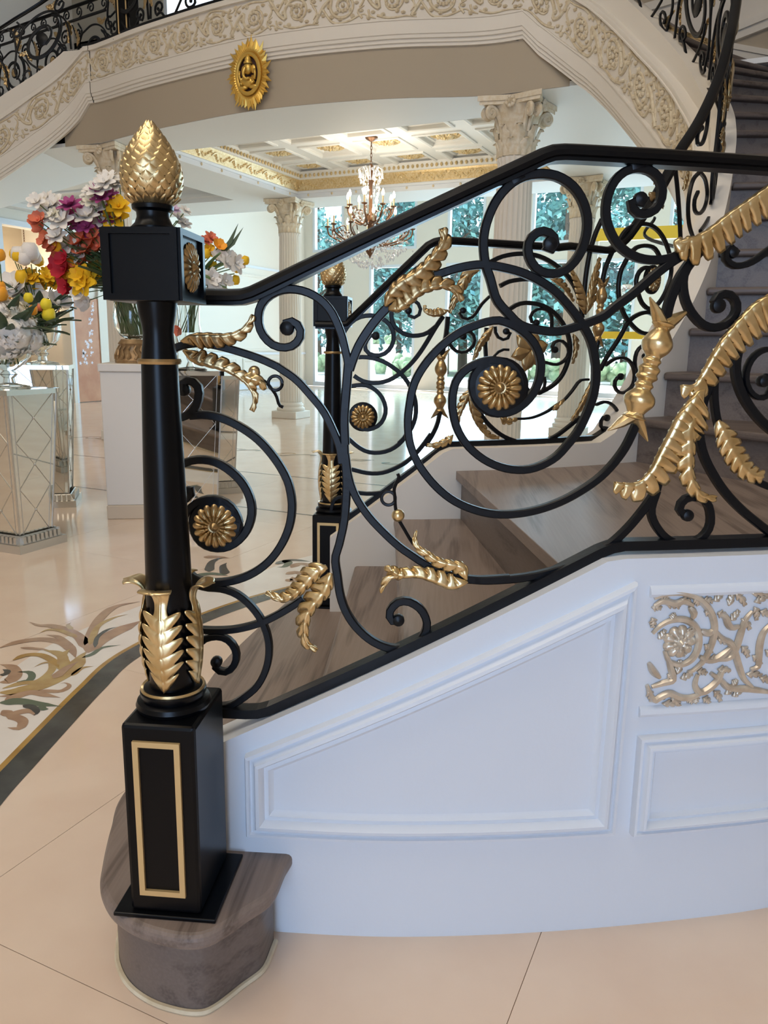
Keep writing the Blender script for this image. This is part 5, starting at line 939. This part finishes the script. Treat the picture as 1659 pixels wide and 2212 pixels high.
# ------------------------------------------------------------------ chandeliers
def bulb_mesh():
    b = MB().lathe([(.001, 0), (.010, .004), (.016, .02), (.014, .036), (.006, .056), (.001, .066)], 10); return b
OCT = ([(0, 0, -1), (1, 0, 0), (0, 1, 0), (-1, 0, 0), (0, -1, 0), (0, 0, .6)], [(0, 2, 1), (0, 3, 2), (0, 4, 3), (0, 1, 4), (5, 1, 2), (5, 2, 3), (5, 3, 4), (5, 4, 1)])
def make_chandelier(loc, label, zc, power):
    t = empty('chandelier', loc, 0, label, 'chandelier', 'crystal chandeliers'); zt = zc-loc[2]
    L = lambda name, prof, m, n=16: (lambda o: mk(name, o.V, o.F, M[m], t, smooth=True, local=True))(MB().lathe(prof, n))
    L('ceiling_canopy', [(.001, zt), (.085, zt), (.08, zt-.02), (.03, zt-.05), (.001, zt-.06)], 'bronze')
    ch = MB(); n = int((zt-.06-1.18)/.045)
    for i in range(n): z = zt-.06-.045*i; ch.tube([(.012*math.cos(a)*(i % 2), .012*math.cos(a)*(1-i % 2), z-.025+.03*math.sin(a)) for a in np.linspace(0, 2*PI, 9)], .004, 4, cap=False)
    mk('chain', ch.V, ch.F, M['bronze'], t, smooth=True, local=True)
    L('stem', [(.001, 1.20), (.02, 1.19), (.03, 1.15), (.02, 1.05), (.035, .98), (.022, .92), (.025, .60), (.06, .55), (.075, .50), (.04, .44), (.03, .30), (.07, .24), (.09, .18), (.05, .10), (.02, .06), (.001, .02)], 'bronze')
    first = {}
    for tier, (R, z0, cnt, ph) in enumerate(((.56, .40, 12, 0), (.31, .66, 8, .2))):
        for k in range(cnt):
            a = 2*PI*k/cnt+ph; Mx = Matrix.Rotation(a, 4, 'Z')
            if tier not in first:
                P = resample(cat([(.05, 0, z0-.08), (.18*R/.56, 0, z0-.20), (.36*R/.56, 0, z0-.18), (R-.03, 0, z0-.10), (R, 0, z0-.02), (R, 0, z0)], 6), .02)
                mb = MB().tube(P, .011, 6); mb.tube(resample(cat([(R*.75, 0, z0-.13), (R*.9, 0, z0-.05), (R*.72, 0, z0), (R*.66, 0, z0-.06)], 5), .02), .007, 5); mb.lathe([(.001, z0-.01), (.036, z0), (.042, z0+.012), (.02, z0+.012), (.001, z0+.012)], 12, (R, 0, 0))
                a_ = mk('arm', mb.V, mb.F, M['bronze'], t, smooth=True, local=True)
                s_ = MB().lathe([(.012, z0+.01), (.012, z0+.11), (.001, z0+.11)], 10, (R, 0, 0)); s_ = mk('candle_sleeve', s_.V, s_.F, M['candle'], a_, smooth=True, local=True)
                b = bulb_mesh(); b = mk('candle_bulb', [(x*1.25+R, y*1.25, z*1.35+z0+.108) for x, y, z in b.V], b.F, M['bulb'], a_, smooth=2, local=True)
                first[tier] = (a_, s_, b); a_.matrix_local = Mx
            else:
                f = first[tier]; a_ = inst(f[0], 'arm', t, Mx); inst(f[1], 'candle_sleeve', a_); inst(f[2], 'candle_bulb', a_)
    cr = MB(); rr = random.Random(5)
    def drop(x, y, z, s, q=1.6): cr.add([(x+v[0]*s, y+v[1]*s, z+v[2]*s*q) for v in OCT[0]], OCT[1])
    for i in range(260): a = rr.uniform(0, 2*PI); r = rr.uniform(.2, .60); drop(r*math.cos(a), r*math.sin(a), rr.uniform(.12, .38)-.1*(.6-r), rr.uniform(.010, .018))
    for i in range(200): a = rr.uniform(0, 2*PI); u = rr.random(); r = .46*math.sqrt(1-u)*rr.uniform(.8, 1); drop(r*math.cos(a), r*math.sin(a), .16-.26*u, rr.uniform(.010, .017), 2)
    for i in range(110): a = rr.uniform(0, 2*PI); u = rr.random(); r = .15*(.6+.5*u); drop(r*math.cos(a), r*math.sin(a), 1.12-.34*(1-u), rr.uniform(.009, .016), 2.2)
    for i in range(90): a = rr.uniform(0, 2*PI); r = rr.uniform(.1, .33); drop(r*math.cos(a), r*math.sin(a), rr.uniform(.45, .66), rr.uniform(.009, .015))
    mk('crystal_drops', cr.V, cr.F, M['frost'], t, local=True, kind='stuff')
    pl = MB()
    for k in range(10): a = 2*PI*k/10; pl.tube([(.03*math.cos(a), .03*math.sin(a), 1.0), (.10*math.cos(a), .10*math.sin(a), 1.16), (.15*math.cos(a), .15*math.sin(a), 1.13), (.16*math.cos(a), .16*math.sin(a), 1.02)], [.005, .006, .006, .008], 5)
    mk('crystal_plume', pl.V, pl.F, M['frost'], t, smooth=True, local=True)
    l = bpy.data.lights.new('candle_light', 'POINT'); l.energy = power; l.color = (1., .88, .72); l.shadow_soft_size = .35; lo = bpy.data.objects.new('candle_light', l); COL.objects.link(lo); lo.parent = t; lo.location = (0, 0, .95)
    return t
cb_ = facing(803, 556, (-4.8, 9.72)); make_chandelier((-4.8, 9.72, cb_[2]-.10+.06), 'crystal chandelier with lit candle bulbs hanging from the coffered ceiling', 3.85, 20)
p2 = planeX(66, 700, XL-.95); make_chandelier((XL-.95, p2[1], p2[2]-.1), 'small crystal chandelier glimpsed in the opening at far left', oz+.6, 30)
# ------------------------------------------------------------------ pedestals
def pedestal_plain(c, ang, w_, h, label):
    t = empty('pedestal', (c[0], c[1], 0), ang, label, 'pedestal')
    for name, a, b, z0, z1, m in (('plinth', 1., 1., 0, .10, 'champb'), ('body', .98, .98, .10, h-.055, 'champ'), ('cap', 1.03, 1.03, h-.055, h, 'champ')):
        o = MB().box((-w_/2*a, -w_/2*a, z0), (w_/2*a, w_/2*a, z1)); o = mk(name, o.V, o.F, M[m], t, local=True); bv = o.modifiers.new('e', 'BEVEL'); bv.width = .006; bv.segments = 2
    return t
def pedestal_mirror(c, ang, wt, wb_, h, label):
    t = empty('pedestal', (c[0], c[1], 0), ang, label, 'pedestal', 'mirrored pedestals'); z0, z1 = .10, h-.03
    o = MB().box((-wb_/2-.055, -wb_/2-.055, 0), (wb_/2+.055, wb_/2+.055, .05)); mk('plinth', o.V, o.F, M['silverp'], t, local=True)
    o = MB(); k = [(wb_/2+.04, .05), (wb_/2+.015, .10)]; o.add([(sx*r, sy*r, z) for r, z in k for sx, sy in ((-1, -1), (1, -1), (1, 1), (-1, 1))], [(0, 1, 5, 4), (1, 2, 6, 5), (2, 3, 7, 6), (3, 0, 4, 7)]); mk('plinth_moulding', o.V, o.F, M['silverp'], t, local=True)
    g_ = MB()
    for q in range(4):
        R = Matrix.Rotation(q*PI/2, 4, 'Z')
        for j in range(9): x = (j-4)*(wb_+.06)/9.5; b = MB().box((x-.010, -wb_/2-.045, .055), (x+.010, -wb_/2-.02, .095)); g_.add([tuple(R @ Vector(v)) for v in b.V], b.F)
    mk('plinth_gadroon', g_.V, g_.F, M['silverp'], t, local=True)
    o = MB().box((-wt/2-.012, -wt/2-.012, z1), (wt/2+.012, wt/2+.012, h)); mk('top_slab', o.V, o.F, M['mirror'], t, local=True)
    wdt = lambda z: wb_/2+(wt-wb_)/2*(z-z0)/(z1-z0); V = [(-wdt(z0), -wdt(z0), z0), (wdt(z0), -wdt(z0), z0), (wdt(z1), -wdt(z1), z1), (-wdt(z1), -wdt(z1), z1)]
    pane = None
    for q in range(4):
        Mx = Matrix.Rotation(q*PI/2, 4, 'Z')
        if pane is None:
            pane = mk('mirror_panel', V, [(0, 1, 2, 3)], M['mirror'], t, local=True); ln = MB(); W_ = lambda z, x: (x*wdt(z)*.80, -wdt(z)-.002, z)
            for x in (-1, 1): ln.tube([(x*wdt(z0), -wdt(z0), z0), (x*wdt(z1), -wdt(z1), z1)], .006, 4); ln.tube([(x*(wdt(z0)-.03), -wdt(z0)-.001, z0), (x*(wdt(z1)-.03), -wdt(z1)-.001, z1)], .002, 4)
            n = 3; dz = (z1-z0)/n
            for k in range(n):
                a, b = z0+k*dz, z0+(k+1)*dz
                for x in (-1, 1): ln.tube([W_(a, x), W_((a+b)/2, 0), W_(b, x)], .0016, 4)
                ln.ball(W_((a+b)/2, 0), .007, 6, 5)
            lines = mk('mirror_lattice', ln.V, ln.F, M['silverp'], pane, smooth=True, local=True)
        else: p = inst(pane, 'mirror_panel', t, Mx); inst(lines, 'mirror_lattice', p)
    return t
u_ = np.array([.825, .565]); v_ = np.array([-.565, .825]); pw = np.array([-4.07, 4.08])+u_*.21+v_*.21
pedestal_plain(pw, math.atan2(u_[1], u_[0]), .42, 1.09, 'plain champagne pedestal with tan plinth carrying the tall flower vase')
pf = np.array([-4.0, 3.30]); pedestal_mirror(pf, .03, .36, .25, .96, 'short mirrored pedestal at the left edge of the picture')
pb = np.array([-4.84, 4.30]); pedestal_mirror(pb, .70, .38, .27, 1.06, 'tall mirrored pedestal behind the short mirrored one at left')
pr4 = ground(424, 1150)[:2]; pr4 = pr4+.15*pr4/np.linalg.norm(pr4); h4 = facing(424, 799, pr4)[2]; pedestal_mirror(pr4, math.atan2(pr4[1], pr4[0])-PI/2+.06, .37, .26, h4, 'mirrored pedestal reflecting the newel post, just right of the post')
pr5 = ground(468, 1066)[:2]; pr5 = pr5+.12*pr5/np.linalg.norm(pr5); h5 = facing(468, 810, pr5)[2]; pedestal_mirror(pr5, .9, .34, .25, h5, 'mirrored pedestal half hidden behind the one right of the newel post')
# ------------------------------------------------------------------ vases
def vase(loc, label, prof, m='glass', foot=None):
    t = empty('vase', loc, 0, label, 'vase')
    o = MB().lathe(prof, 28); mk('vessel', o.V, o.F, M[m], t, smooth=True, local=True)
    return t
def shell(outer, th=.006): return outer+[(max(.002, r-th), z+(.012 if i == len(outer)-1 else 0)) for i, (r, z) in enumerate(outer[::-1])]
v1 = vase((pw[0], pw[1], 1.09), 'clear glass vase on carved gold foot standing on the champagne pedestal', shell([(.05, .165), (.09, .19), (.125, .25), (.135, .32), (.12, .40), (.105, .46), (.11, .50)]))
o = MB().lathe([(.001, 0), (.13, 0), (.135, .02), (.125, .035), (.115, .06), (.095, .10), (.10, .125), (.108, .135), (.10, .145), (.085, .165), (.001, .165)], 32, flute=(16, .05)); mk('carved_foot', o.V, o.F, M['goldvase'], v1, smooth=True, local=True)
mb = MB()
for k in range(16):
    a = k*PI/8; mb.tube([(.125*math.cos(a), .125*math.sin(a), .03), (.128*math.cos(a+.12), .128*math.sin(a+.12), .055), (.112*math.cos(a-.05), .112*math.sin(a-.05), .09), (.10*math.cos(a+.1), .10*math.sin(a+.1), .12)], [.012, .010, .009, .006], 5)
mk('carved_scrolls', mb.V, mb.F, M['goldvase'], v1, smooth=True, local=True)
trum = [(.11, .0), (.10, .008), (.03, .02), (.018, .05), (.03, .09), (.07, .15), (.085, .21), (.07, .30), (.075, .40), (.11, .50), (.14, .56)]
vase((pr4[0], pr4[1], h4), 'clear flared glass vase standing on the mirrored pedestal beside the newel', shell(trum))
bowl = [(.12, 0), (.11, .015), (.035, .03), (.03, .06), (.05, .08), (.03, .10), (.07, .125), (.125, .18), (.145, .24), (.15, .30)]
vase((pf[0], pf[1], .96), 'cut crystal footed bowl of white hydrangeas at the left edge', shell(bowl)); vase((pb[0], pb[1], 1.06), 'cut crystal footed bowl on the tall mirrored pedestal at left', shell(bowl))
# ------------------------------------------------------------------ bouquets
PROTO = {}
def petal_ring(n, L, wd, cup, curl, z0=0., ph=0.):
    mb = MB()
    for k in range(n):
        a = 2*PI*k/n+ph; ca, sa = math.cos(a), math.sin(a); V = []
        for i in range(5):
            u = i/4; r = L*u*math.cos(cup*(1-u*.3)); z = z0+L*u*math.sin(cup)+curl*u*u; w2 = wd*math.sin(PI*min(.98, .12+.80*u))**.8
            for j in (-1, 0, 1): V.append((ca*r-sa*w2*j, sa*r+ca*w2*j, z-.12*wd*(j == 0)))
        mb.add(V, [(i*3+j, i*3+j+1, (i+1)*3+j+1, (i+1)*3+j) for i in range(4) for j in range(2)])
    return mb
def proto(kind, colr):
    if (kind, colr) in PROTO: return PROTO[(kind, colr)]
    mb = MB()
    if kind == 'lily': mb.add(*(lambda b: (b.V, b.F))(petal_ring(6, 1, .32, .45, -.25))); mb.add(*(lambda b: (b.V, b.F))(petal_ring(6, .7, .25, .8, 0, .02, .5))); mb.ball((0, 0, .25), .12, 6, 4, (1, 1, 2))
    elif kind == 'poppy': mb.add(*(lambda b: (b.V, b.F))(petal_ring(5, 1, .62, .35, .25))); mb.ball((0, 0, .16), .2, 7, 5)
    elif kind == 'tulip':
        mb.add(*(lambda b: (b.V, b.F))(MB().lathe([(.02, 0), (.45, .18), (.58, .5), (.52, .9), (.34, 1.2), (.3, 1.2), (.4, .8), (.02, .3)], 10)))
    else:                                                # hydrangea head of many florets
        rr = random.Random(3)
        for i in range(70):
            a = rr.uniform(0, 2*PI); c = rr.uniform(-.5, 1); s = math.sqrt(max(0, 1-c*c)); n = np.array([s*math.cos(a), s*math.sin(a), c]); u = np.cross(n, [.3, .2, .9]); u /= np.linalg.norm(u); v = np.cross(n, u); p = n*rr.uniform(.88, 1.02)
            mb.add([p+.05*n]+[p+.17*(math.cos(q*PI/4)*u+math.sin(q*PI/4)*v)*(1 if q % 2 == 0 else .55) for q in range(8)], [(0, q+1, (q+1) % 8+1) for q in range(8)])
        mb.ball((0, 0, 0), .86, 12, 8)
    me = bpy.data.meshes.new('bloom'); me.from_pydata([tuple(map(float, v)) for v in mb.V], [], mb.F); me.materials.append(PET[colr]); me.polygons.foreach_set('use_smooth', [True]*len(me.polygons)); PROTO[(kind, colr)] = me; return me
cen = (0, 300, .18086)
def bouquet(base, zmouth, label, items, leaves, seed, spread=.10, stems=True, low=-.26):
    t = empty('flower_bouquet', (base[0], base[1], zmouth), 0, label, 'bouquet', 'flower bouquets'); r = random.Random(seed); o0 = np.array([base[0], base[1], zmouth]); d_ = np.array([base[0], base[1], 0])/np.linalg.norm(base[:2])
    st = MB()
    for (x, y, kind, colr, sz) in items:
        p = facing(x, y, base); p = p+d_*r.uniform(-spread, spread*.6); dist = np.linalg.norm(p-CAM); scl = sz*dist/F
        o = bpy.data.objects.new('bloom', proto(kind, colr)); COL.objects.link(o); o.parent = t
        out = (p-o0); out = out/np.linalg.norm(out)*.8-d_*.75+np.array([r.uniform(-.3, .3), r.uniform(-.3, .3), r.uniform(-.2, .3)])
        if kind == 'tulip': out = out*.35+np.array([0, 0, 1.])
        q = Vector(out).to_track_quat('Z', 'Y'); o.matrix_local = Matrix.Translation(Vector(p-o0)) @ q.to_matrix().to_4x4() @ Matrix.Rotation(r.uniform(0, 6), 4, 'Z') @ Matrix.Scale(scl, 4)
        if stems: q = p-o0; st.tube([(r.uniform(-.06, .06), r.uniform(-.06, .06), low), q*.35+np.array([0, 0, .04]), q*.97], .0035, 4)
    if stems: mk('stems', st.V, st.F, M['stem'], t, smooth=True, local=True)
    lm = None
    for k in range(leaves[0]):
        a = r.uniform(0, 2*PI); el = r.uniform(-.1, 1.0); L = r.uniform(.12, leaves[1]); R0 = r.uniform(.02, leaves[2])
        if lm is None:
            V = []; n = 6
            for i in range(n):
                u = i/(n-1); w2 = .16*math.sin(PI*min(.98, .1+.88*u))
                for j in (-1, 0, 1): V.append((u, w2*j, .25*u*u*-.6+.05*abs(j)))
            lm = bpy.data.meshes.new('leaf'); lm.from_pydata(V, [], [(i*3+j, i*3+j+1, (i+1)*3+j+1, (i+1)*3+j) for i in range(n-1) for j in range(2)]); lm.materials.append(M['leaf' if seed % 2 else 'leaf2'])
        o = bpy.data.objects.new('leaf', lm); COL.objects.link(o); o.parent = t
        o.matrix_local = Matrix.Translation((R0*math.cos(a), R0*math.sin(a), r.uniform(-.02, leaves[3]))) @ Matrix.Rotation(a, 4, 'Z') @ Matrix.Rotation(-el, 4, 'Y') @ Matrix.Scale(L, 4)
    return t
def it(pts, kind, colr, sz): return [(x, y, kind, colr, sz*1.2+.25*sz*((i*7) % 3)) for i, (x, y) in enumerate(PX(cen, pts))]
b1 = it([(450, 770), (560, 740), (640, 810), (700, 860), (560, 890), (740, 1000), (620, 960), (1100, 650), (1180, 650), (1040, 730), (1180, 840), (1030, 960), (1190, 990), (690, 1190), (800, 1280), (860, 1330), (1260, 560), (1290, 480), (1380, 560), (960, 1380)], 'lily', 'white', 17)+it([(660, 930), (1100, 760)], 'lily', 'cream', 14)
b1 += it([(1190, 620), (1290, 690), (850, 830), (930, 860), (880, 950), (960, 1010), (1040, 1070), (1220, 740), (1250, 940), (1330, 800), (1360, 900), (1100, 1100)], 'lily', 'magenta', 16)+it([(440, 1020), (490, 1060), (560, 1190), (600, 1270), (660, 1310), (720, 1330), (540, 1240), (470, 990), (760, 850)], 'poppy', 'coral', 11)
b1 += it([(950, 1230), (1100, 1230), (1020, 1310), (1170, 1300), (1110, 1400), (1000, 1470), (930, 1470), (1060, 1180)], 'poppy', 'coral', 16)+it([(770, 1450), (700, 1490), (770, 1560), (790, 1770), (870, 1750), (830, 1700)], 'poppy', 'red', 14)+it([(860, 1540), (840, 1590)], 'poppy', 'orange', 15)+it([(1030, 1600), (1140, 1560), (1000, 1720), (1060, 1690), (960, 1650), (1180, 1620), (1330, 880), (1420, 830), (1350, 950)], 'lily', 'yellow', 19)+it([(700, 1360), (880, 1420)], 'tulip', 'yellow', 13)+it([(960, 1850), (1030, 1940)], 'poppy', 'white', 14)+it([(970, 1180), (1010, 1190)], 'poppy', 'green', 9)
b1 += [(385, 470, 'lily', 'white', 20), (398, 482, 'lily', 'white', 18), (375, 455, 'lily', 'lilac', 15), (400, 455, 'lily', 'white', 14), (300, 420, 'lily', 'white', 16), (258, 395, 'lily', 'white', 15)]
bouquet(tuple(pw), 1.56, 'tall bouquet of white lilies, magenta orchids and coral blooms on the champagne pedestal', b1, (90, .30, .13, .26), 1)
b2 = it([(380, 1690), (450, 1700), (480, 1770), (560, 1660), (620, 1740), (400, 1790), (560, 1600), (640, 1640), (420, 1850), (690, 1620), (350, 1640)], 'lily', 'yellow', 14)+it([(300, 1530), (240, 1490), (370, 1480), (430, 1510)], 'tulip', 'white', 17)+it([(170, 1440), (470, 1530), (270, 1740), (210, 1480)], 'tulip', 'yellow', 12)+it([(140, 1750), (230, 1770), (170, 1830), (290, 1800)], 'poppy', 'white', 20)+it([(460, 1960), (690, 1970), (400, 1920)], 'poppy', 'white', 17)
bouquet(tuple(pb), 1.30, 'bouquet of yellow blossoms and white poppies behind the hydrangeas at left', b2, (64, .30, .10, .18), 3, low=-.10)
b3 = it([(140, 2090)], 'hydrangea', 'cream', 27)+it([(40, 2230), (250, 2250), (140, 2330), (-30, 2100), (320, 2380), (60, 2420)], 'hydrangea', 'white', 24)+it([(340, 1960), (540, 2050), (570, 2180)], 'tulip', 'lemon', 13)+it([(380, 2110), (70, 2010), (20, 1950), (20, 1830), (0, 1480)], 'tulip', 'orange', 13)+it([(470, 2060), (300, 2350)], 'tulip', 'coral', 10)
bouquet(tuple(pf), 1.20, 'bouquet of white hydrangeas with yellow and orange tulips at the left edge', b3, (60, .28, .12, .14), 5, low=-.10)
k6 = (370, 440, .24414)
b4 = [(x, y, k, c, s) for (x, y), k, c, s in zip(PX(k6, [(350, 300), (300, 330), (420, 380), (330, 410), (300, 500), (360, 600), (500, 480), (560, 540), (420, 490), (480, 540), (350, 680), (400, 720), (310, 720), (640, 550), (570, 620), (560, 720), (440, 740), (480, 690), (60, 1110), (330, 640)]), ['lily', 'lily', 'poppy', 'lily', 'tulip', 'tulip', 'lily', 'lily', 'poppy', 'lily', 'lily', 'lily', 'lily', 'tulip', 'tulip', 'tulip', 'poppy', 'poppy', 'poppy', 'lily'], ['coral', 'coral', 'orange', 'yellow', 'yellow', 'yellow', 'white', 'white', 'white', 'white', 'white', 'white', 'white', 'yellow', 'yellow', 'yellow', 'cream', 'white', 'coral', 'white'], [17, 16, 15, 18, 16, 17, 25, 25, 19, 20, 27, 23, 20, 15, 16, 16, 15, 15, 13, 22])]
bq4 = bouquet(tuple(pr4), h4+.50, 'bouquet of white lilies and yellow tulips right of the newel block', b4, (26, .26, .08, .10), 6)
mb = MB()                                               # two long blade leaves
for tip in ((595, 170), (640, 205)):
    a = facing(*PX(k6, [(430, 450)])[0], pr4); b = facing(*PX(k6, [tip])[0], pr4); m_ = (a+b)/2+np.array([.01, 0, -.015]); sd = np.cross(b-a, FW); sd /= np.linalg.norm(sd); mb.add([a-sd*.012, a+sd*.012, m_+sd*.014, b, m_-sd*.014], [(0, 1, 2, 4), (4, 2, 3)])
mb.build('blade_leaf', M['leaf'], bq4)
# ------------------------------------------------------------------ garden beyond the windows
pat = tag(mk('patio', *(lambda o: (o.V, o.F))(MB().box((-40, 20.85, -.10), (20, 31, -.02))), M['stone']), 'pale stone patio outside the garden windows', None, None, 'structure')
lawn = tag(mk('lawn', *(lambda o: (o.V, o.F))(MB().box((-70, 31, -.12), (50, 80, -.03))), M['hedge']), 'green lawn behind the patio', None, None, 'structure')
def make_tree(kind, loc, h, label):
    t = empty('tree', loc, rnd.uniform(0, 6), label, 'tree', 'trees beyond the patio'); r = random.Random(kind)
    mb = MB(); mb.tube([(0, 0, 0), (.1, 0, h*.35), (0, .1, h*.8)], [.22, .17, .05], 8)
    for k in range(9): a = r.uniform(0, 6); z = h*(.3+.06*k); mb.tube([(0, 0, z), (1.2*math.cos(a), 1.2*math.sin(a), z+.7)], [.08, .03], 5)
    mk('trunk', mb.V, mb.F, M['trunk'], t, smooth=True, local=True)
    n = 5200; V = np.zeros((n*4, 3)); cs = [(r.uniform(-1.6, 1.6), r.uniform(-1.6, 1.6), h*r.uniform(.12, .98), r.uniform(.8, 1.7)) for _ in range(16)]
    for i in range(n):
        c = cs[i % 16]; a = r.uniform(0, 2*PI); e = math.asin(r.uniform(-1, 1)); q = c[3]*r.uniform(.55, 1)**.6; p = np.array([c[0]+q*math.cos(a)*math.cos(e), c[1]+q*math.sin(a)*math.cos(e), max(.1, c[2]+q*math.sin(e))]); s = r.uniform(.11, .21)
        u = np.array([r.gauss(0, 1), r.gauss(0, 1), r.gauss(0, 1)]); u /= np.linalg.norm(u); v = np.cross(u, [.2, .5, .8]); v /= np.linalg.norm(v)
        V[4*i:4*i+4] = p-u*s, p+v*s*.5, p+u*s, p-v*s*.5
    mk('crown', V, [(4*i, 4*i+1, 4*i+2, 4*i+3) for i in range(n)], M['foliage'], t, local=True, kind='stuff'); return t
tr_ = [make_tree(3, (-19, 33, 0), 9.5, ''), make_tree(4, (-15.3, 34, 0), 11, '')]
spots = [(-12.6, 33), (-10.2, 35), (-7.6, 33.5), (-5.2, 35.5), (-2.6, 33.2), (.4, 35), (3.0, 33.6), (-22.5, 35), (-17, 37.5), (-8.8, 38), (-3.8, 38.5), (-13.5, 38), (1.8, 38.5)]
for i, (x, y) in enumerate(spots):
    c = copy_tree(tr_[i % 2]); c.location = (x, y, 0); c.rotation_euler = (0, 0, rnd.uniform(0, 6)); c.scale = (1.15, 1.15, rnd.uniform(.8, 1.15)); tr_.append(c)
for i, c in enumerate(tr_): c['label'] = 'dense blue-green tree growing beyond the patio, seen through the garden windows'
def make_urn(loc, label):
    t = empty('garden_urn', loc, 0, label, 'urn', 'garden urns')
    o = MB().lathe([(.001, 0), (.22, 0), (.22, .12), (.14, .16), (.08, .5), (.10, .62), (.18, .75), (.24, 1.0), (.21, 1.12), (.26, 1.2), (.26, 1.25), (.001, 1.2)], 24); mk('bowl', o.V, o.F, M['urn'], t, smooth=True, local=True)
    o = MB(); [o.ball((rnd.uniform(-.12, .12), rnd.uniform(-.12, .12), 1.3+rnd.uniform(0, .2)), .12, 7, 5) for _ in range(8)]; mk('planting', o.V, o.F, M['hedge'], t, smooth=True, local=True); return t
ur = make_urn((planeY(805, 700, 25.5)[0], 25.5, 0), 'white garden urn outside the glass door, left of the pair')
u2 = copy_tree(ur); u2.location = (planeY(842, 700, 25.8)[0], 25.8, 0); u2['label'] = 'white garden urn outside the glass door, right of the pair'
for i, (px, Y, s) in enumerate(((862, 28, .9), (700, 28.5, 1.1), (1190, 29, 1.0), (1330, 28.6, .9))):
    x = planeY(px, 750, Y)[0]; t = empty('garden_shrub', (x, Y, 0), 0, ['low flowering shrub beside the garden urns', 'leafy shrub outside the leftmost window', 'clipped shrub outside the window right of the near column', 'flowering shrub outside the right-hand window'][i], 'shrub', 'patio shrubs')
    o = MB(); r = random.Random(i)
    for _ in range(26): o.ball((r.uniform(-.9, .9)*s, r.uniform(-.4, .4), r.uniform(.1, .75)*s), r.uniform(.14, .28), 7, 5)
    mk('foliage', o.V, o.F, M['hedge'], t, smooth=2, local=True)
# yellow-gold rails of an unidentified plain frame in the garden room
yb = empty('yellow_frame', (-2.0, 17, 0), 0, 'yellow gold metal frame standing in the garden room, seen through the railing', 'frame')
Yb = 16.8
for y0_, y1_ in ((495, 514), (716, 734)):
    a = planeY(1288, y0_, Yb); b = planeY(1488, y1_, Yb); o = MB().box((a[0], Yb-.05, b[2]), (b[0], Yb+.05, a[2])); o.build('cross_bar', M['yellow'], yb)
for x in (planeY(1284, 600, Yb)[0], planeY(1492, 600, Yb)[0]): o = MB().box((x-.04, Yb-.04, 0), (x+.04, Yb+.04, planeY(1288, 495, Yb)[2])); o.build('post', M['cream'], yb)
